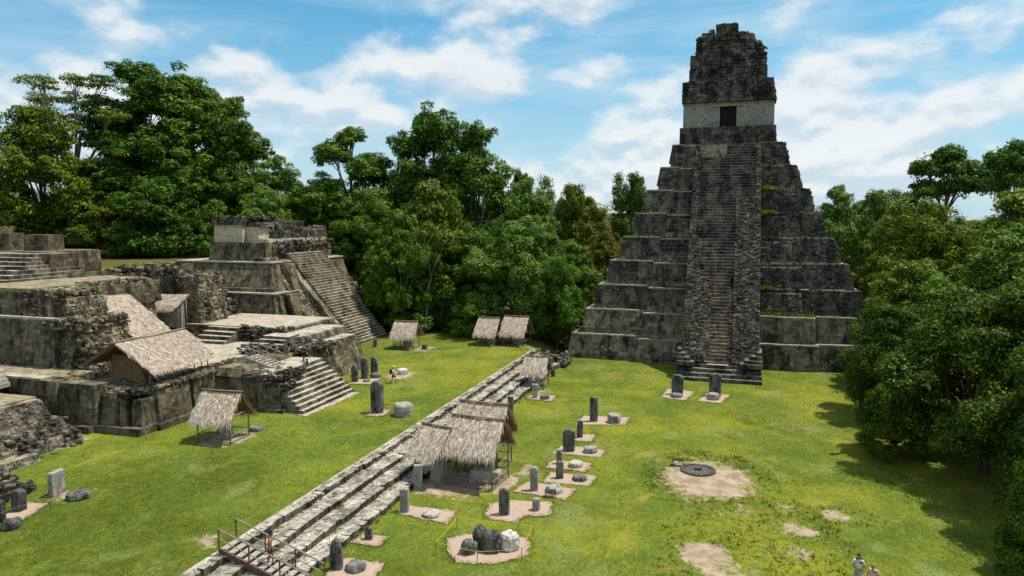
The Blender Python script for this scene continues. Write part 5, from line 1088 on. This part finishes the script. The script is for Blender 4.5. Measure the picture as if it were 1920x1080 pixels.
A = [  # name, label, x, y, top height, radius, variety, leaf
 ('broadleaf_tree', 'dark olive tree filling the left edge of the photograph', 86, 104, 34.5, 9.5, 'broad2', 'leaf_olive'),
 ('broadleaf_tree', 'shaded tree low at the left edge beneath the airy tree', 90, 97, 24, 7.5, 'broad', 'leaf_olive'),
 ('airy_tree', 'tall airy tree with flat layered foliage and pale curved trunk at upper left', 92, 102.5, 41.5, 9.5, 'airy', 'leaf_olive'),
 ('broadleaf_tree', 'left crown of the giant dark tree towering behind the acropolis', 100, 97, 44.2, 11, 'tall', 'leaf_dark'),
 ('broadleaf_tree', 'right crown of the giant dark tree towering behind the acropolis', 105, 91, 44.5, 10.8, 'tall2', 'leaf_mid'),
 ('broadleaf_tree', 'dark tree bulging right of the giant behind the small pyramid', 106, 83.5, 38.5, 7.6, 'tall', 'leaf_mid'),
 ('broadleaf_tree', 'dark green tree filling the foot of the giant trees', 99, 88, 30, 8.5, 'broad', 'leaf_dark'),
 ('broadleaf_tree', 'dark green tree filling the gap under the left giant crown', 97, 93.5, 33, 8.5, 'tall2', 'leaf_dark'),
 ('broadleaf_tree', 'leafy tree shading the right half of the side stairway', 95.5, 46.6, 19.0, 5.3, 'broad', 'leaf_mid'),
 ('leafy_shrub', 'wide bushy shrub before the giant trees on the upper terrace', 91, 86.5, 24.5, 7.6, 'bush', 'leaf_dark'),
 ('leafy_shrub', 'small bright bush at the foot of the giant trees', 88, 89, 17.5, 3.4, 'bush', 'leaf_mid'),
 ('leafy_shrub', 'bushy shrub left of the roofless building', 95, 78.5, 21, 4.2, 'bush', 'leaf_mid'),
 ('broadleaf_tree', 'fresh green tree rising above the roofless building', 108, 76.5, 28.5, 7.0, 'broad', 'leaf_bright'),
 ('broadleaf_tree', 'low bright tree directly behind the roofless building', 101, 73.5, 22.5, 5.0, 'broad2', 'leaf_bright'),
 ('broadleaf_tree', 'dark tree in the gap between giant trees and middle grove', 118, 78, 22.5, 7.0, 'broad2', 'leaf_mid'),
 ('broadleaf_tree', 'tall rounded tree leftmost of the middle grove', 113, 64.5, 33.5, 8.2, 'tall', 'leaf_mid'),
 ('broadleaf_tree', 'tallest tree of the middle grove', 120, 53.5, 38.8, 9.4, 'tall2', 'leaf_dark'),
 ('broadleaf_tree', 'dark tree on the right shoulder of the tallest middle tree', 122, 44.5, 34.6, 8.4, 'tall', 'leaf_mid'),
 ('broadleaf_tree', 'tree with bare pale branches in front of the middle grove', 103.5, 45.5, 23.6, 8.4, 'broad', 'leaf_olive'),
 ('broadleaf_tree', 'green tree above the side stairway', 104.5, 57, 22.8, 6.4, 'broad2', 'leaf_mid'),
 ('broadleaf_tree', 'bright leafy tree standing behind the two far huts', 99.5, 29.8, 17.9, 7.6, 'broad', 'leaf_bright'),
 ('broadleaf_tree', 'mid green tree between the grove and the tall pyramid', 119, 34.5, 24.8, 6.6, 'broad2', 'leaf_bright'),
 ('broadleaf_tree', 'small dark pointed tree on the skyline right of the grove', 124, 37, 26.5, 3.6, 'tall', 'leaf_dark'),
 ('broadleaf_tree', 'tree with reddish tinge on the skyline beside the pyramid', 131, 28.5, 24, 6.2, 'broad2', 'leaf_olive'),
 ('broadleaf_tree', 'yellowing tree left of the tall pyramid', 122, 22.5, 20.0, 5.8, 'broad', 'leaf_gold'),
 ('broadleaf_tree', 'skyline tree touching the left side of the tall pyramid', 140, 18.5, 26.5, 5.8, 'broad2', 'leaf_mid'),
 ('broadleaf_tree', 'low green tree tucked behind the lower ledges of the pyramid', 111, 24.5, 14.5, 5.0, 'broad', 'leaf_mid'),
 ('broadleaf_tree', 'shaded tree left of the bright leafy tree', 103, 37.5, 16, 6.0, 'broad2', 'leaf_dark'),
 ('leafy_shrub', 'dark undergrowth between the side stairway and far hut', 98, 46, 9.5, 6.6, 'bush', 'leaf_dark'),
 ('leafy_shrub', 'dark undergrowth on the slope beside the side stairway', 100, 54, 12.5, 5.0, 'bush', 'leaf_dark'),
 ('leafy_shrub', 'green bush behind the left of the two far huts', 95, 34.5, 7.6, 4.4, 'bush', 'leaf_mid'),
 ('broadleaf_tree', 'dark tree shading the right of the two far huts', 95.5, 23.0, 12.8, 4.2, 'broad2', 'leaf_dark'),
 ('leafy_shrub', 'green bush between the two far huts and the pyramid', 97, 26, 8.4, 3.6, 'bush', 'leaf_mid'),
 ('leafy_shrub', 'olive bush leaning on the corner of the tall pyramid', 98, 22.6, 8.5, 2.6, 'bush', 'leaf_gold'),
 ('leafy_shrub', 'undergrowth below the tree with bare branches', 101, 41, 10, 5, 'bush', 'leaf_dark'),
 ('leafy_shrub', 'undergrowth climbing the slope above the stairway', 104, 62, 16, 5, 'bush', 'leaf_dark'),
 ('broadleaf_tree', 'pale distant tree just right of the tall pyramid', 165, -20, 24.5, 7.5, 'broad', 'leaf_bright'),
 ('broadleaf_tree', 'distant round tree on the right skyline', 178, -30, 24.2, 8.5, 'broad2', 'leaf_mid'),
 ('broadleaf_tree', 'distant low tree below the umbrella trees', 160, -33, 23.5, 7.5, 'broad', 'leaf_mid'),
 ('broadleaf_tree', 'small conical dark tree on the right skyline', 150, -23.5, 18.5, 3.2, 'tall', 'leaf_dark'),
 ('umbrella_tree', 'wide umbrella shaped tree left on the right skyline', 140, -34.5, 31, 8.6, 'umbrella', 'leaf_dark'),
 ('umbrella_tree', 'umbrella shaped tree cut by the right edge of the sky', 130, -41, 30.5, 6.6, 'umbrella', 'leaf_dark'),
 ('broadleaf_tree', 'green tree beside the right slope of the tall pyramid', 107, -19.5, 17, 5.4, 'broad', 'leaf_olive'),
 ('broadleaf_tree', 'yellow green rounded crown high on the right', 96, -22, 20.0, 7.0, 'broad2', 'leaf_olive'),
 ('broadleaf_tree', 'large olive crown at the right edge below the umbrella trees', 91, -29, 20.8, 8.5, 'broad', 'leaf_olive'),
 ('broadleaf_tree', 'dark crown covering the lower right corner of the pyramid', 85, -18.0, 13.5, 5.8, 'broad2', 'leaf_olive'),
 ('broadleaf_tree', 'deep green crown in the middle of the right grove', 80, -25, 17.2, 7.2, 'broad', 'leaf_mid'),
 ('broadleaf_tree', 'crown filling the right edge at middle height', 68, -25, 15.5, 6.6, 'broad2', 'leaf_olive'),
 ('glossy_tree', 'bushy glossy tree standing before the right corner of the pyramid', 72, -14.2, 10.8, 5.0, 'near', 'leaf_near'),
 ('glossy_tree', 'large glossy leaved tree casting dark shade on the right lawn', 57.5, -17.5, 14.0, 6.8, 'near', 'leaf_near'),
 ('glossy_sapling', 'low loose foliage beside the dark shade on the right lawn', 60.0, -12.0, 5.6, 3.2, 'near', 'leaf_near'),
 ('leafy_shrub', 'undergrowth behind the upper left stub walls', 86, 103, 21, 5.5, 'bush', 'leaf_dark'),
 ('leafy_shrub', 'undergrowth beneath the airy tree', 92, 101, 21, 5.5, 'bush', 'leaf_olive'),
 ('leafy_shrub', 'undergrowth at the foot of the left giant crown', 95, 95, 20, 5.5, 'bush', 'leaf_dark'),
 ('leafy_shrub', 'shaded bush beyond the upper left stairs', 84, 110, 23, 6, 'bush', 'leaf_dark'),
 ('glossy_tree', 'dark leafy tree cut by the lower right corner', 40.5, -16.2, 7.6, 3.6, 'near', 'leaf_near'),
 ('glossy_tree', 'dark tree at the right edge behind the shaded lawn', 48.0, -19.5, 13.0, 5.6, 'near', 'leaf_near'),
]
for k, (nm, lb, x, y, tp_, rr, va, mt) in enumerate(A): tree(nm, lb, x, y, tp_, rr, va, mt, (k*2.4) % 6.28)
# leaning bare limbs of the tree in the middle grove, drawn as its own pale dead tree
T = thing('bare_tree', 'leafless pale forked tree before the middle grove', 'tree', (95.5, 42.8, hz(95.5, 42.8)))
fk = [((0, 0, -.5), (.2, -.4, 4.5), .17), ((.2, -.4, 4.5), (.1, -1.0, 8.0), .13), ((.1, -1.0, 8.0), (.2, -.2, 12.5), .09), ((.2, -.4, 4.5), (0, 1.8, 8.5), .11), ((0, 1.8, 8.5), (.1, 3.6, 11.5), .07), ((.1, -1.0, 8.0), (0, -2.4, 11.5), .07), ((.2, -.2, 12.5), (0, .8, 14.8), .05), ((.2, -.2, 12.5), (.2, -1.4, 14.6), .05), ((0, 1.8, 8.5), (.2, 2.2, 12.8), .06), ((.1, 3.6, 11.5), (0, 5.2, 13.0), .04), ((0, -2.4, 11.5), (.1, -3.6, 13.8), .04)]
for k, (a, b, r_) in enumerate(fk):
    a, b = Vector(a), Vector(b); m = (a+b)/2+Vector((rnd.gauss(0, .1), rnd.gauss(0, .2), rnd.gauss(0, .1)))
    MB().tube([a, m, b], [r_, r_*.85, r_*.7], 6).build('trunk' if k == 0 else 'branch', M['bark'], T, world=False, smooth=True)
# hanging root tangle below the near tree
T = thing('hanging_moss', 'dark clump of hanging roots dangling from the large glossy tree', 'moss', (60, -9.65, 5.9))
nb = NB(); k = 500; a = rng.uniform(0, 6.28, k); r_ = .32*rng.random(k)**.5; z0 = rng.uniform(-.6, .1, k); L = rng.uniform(.25, 1.1, k)*np.where(rng.random(k) < .25, 2.2, .8); w = .018
Pp = np.stack([np.cos(a)*r_, np.sin(a)*r_, z0], -1); Q = Pp*np.array([.45, .45, 1])-np.stack([0*L, 0*L, L], -1)
nb.add(np.stack([Pp-[0, w, 0], Pp+[0, w, 0], Q+[0, w*.4, 0], Q-[0, w*.4, 0]], 1).reshape(-1, 3), np.arange(4*k).reshape(-1, 4)); nb.build('root_strands', M['nest'], T, world=False)
MB().tube([(0, 0, -.2), (0, -2.0, .9), (-.5, -6.5, 1.2)], [.03, .05, .09], 6).build('branch', M['bark_dark'], T, world=False, smooth=True)
# distant forest, one mass
Cs = []
for _ in range(2600):
    a = R(rng.uniform(-60, 85)); d = rng.uniform(85, 420); x, y = 40+d*math.cos(a), 10+d*math.sin(a)
    if x > (92 if y > 114 else 112 if y > 58 else 128) and not (x < 160 and -30 < y < 22): Cs.append((x, y, hz(x, y)+rng.uniform(1, 9), rng.uniform(2.6, 5.0)))
Cs = np.array(Cs); V, F_ = leaves(Cs[:, :3], Cs[:, 3], 60, 1.0, .8, .2, .6)
link(mesh_np('forest', V, F_, M['leaf_mid']), 'forest', None, 'stuff', 'distant jungle canopy behind the pyramids', 'forest')
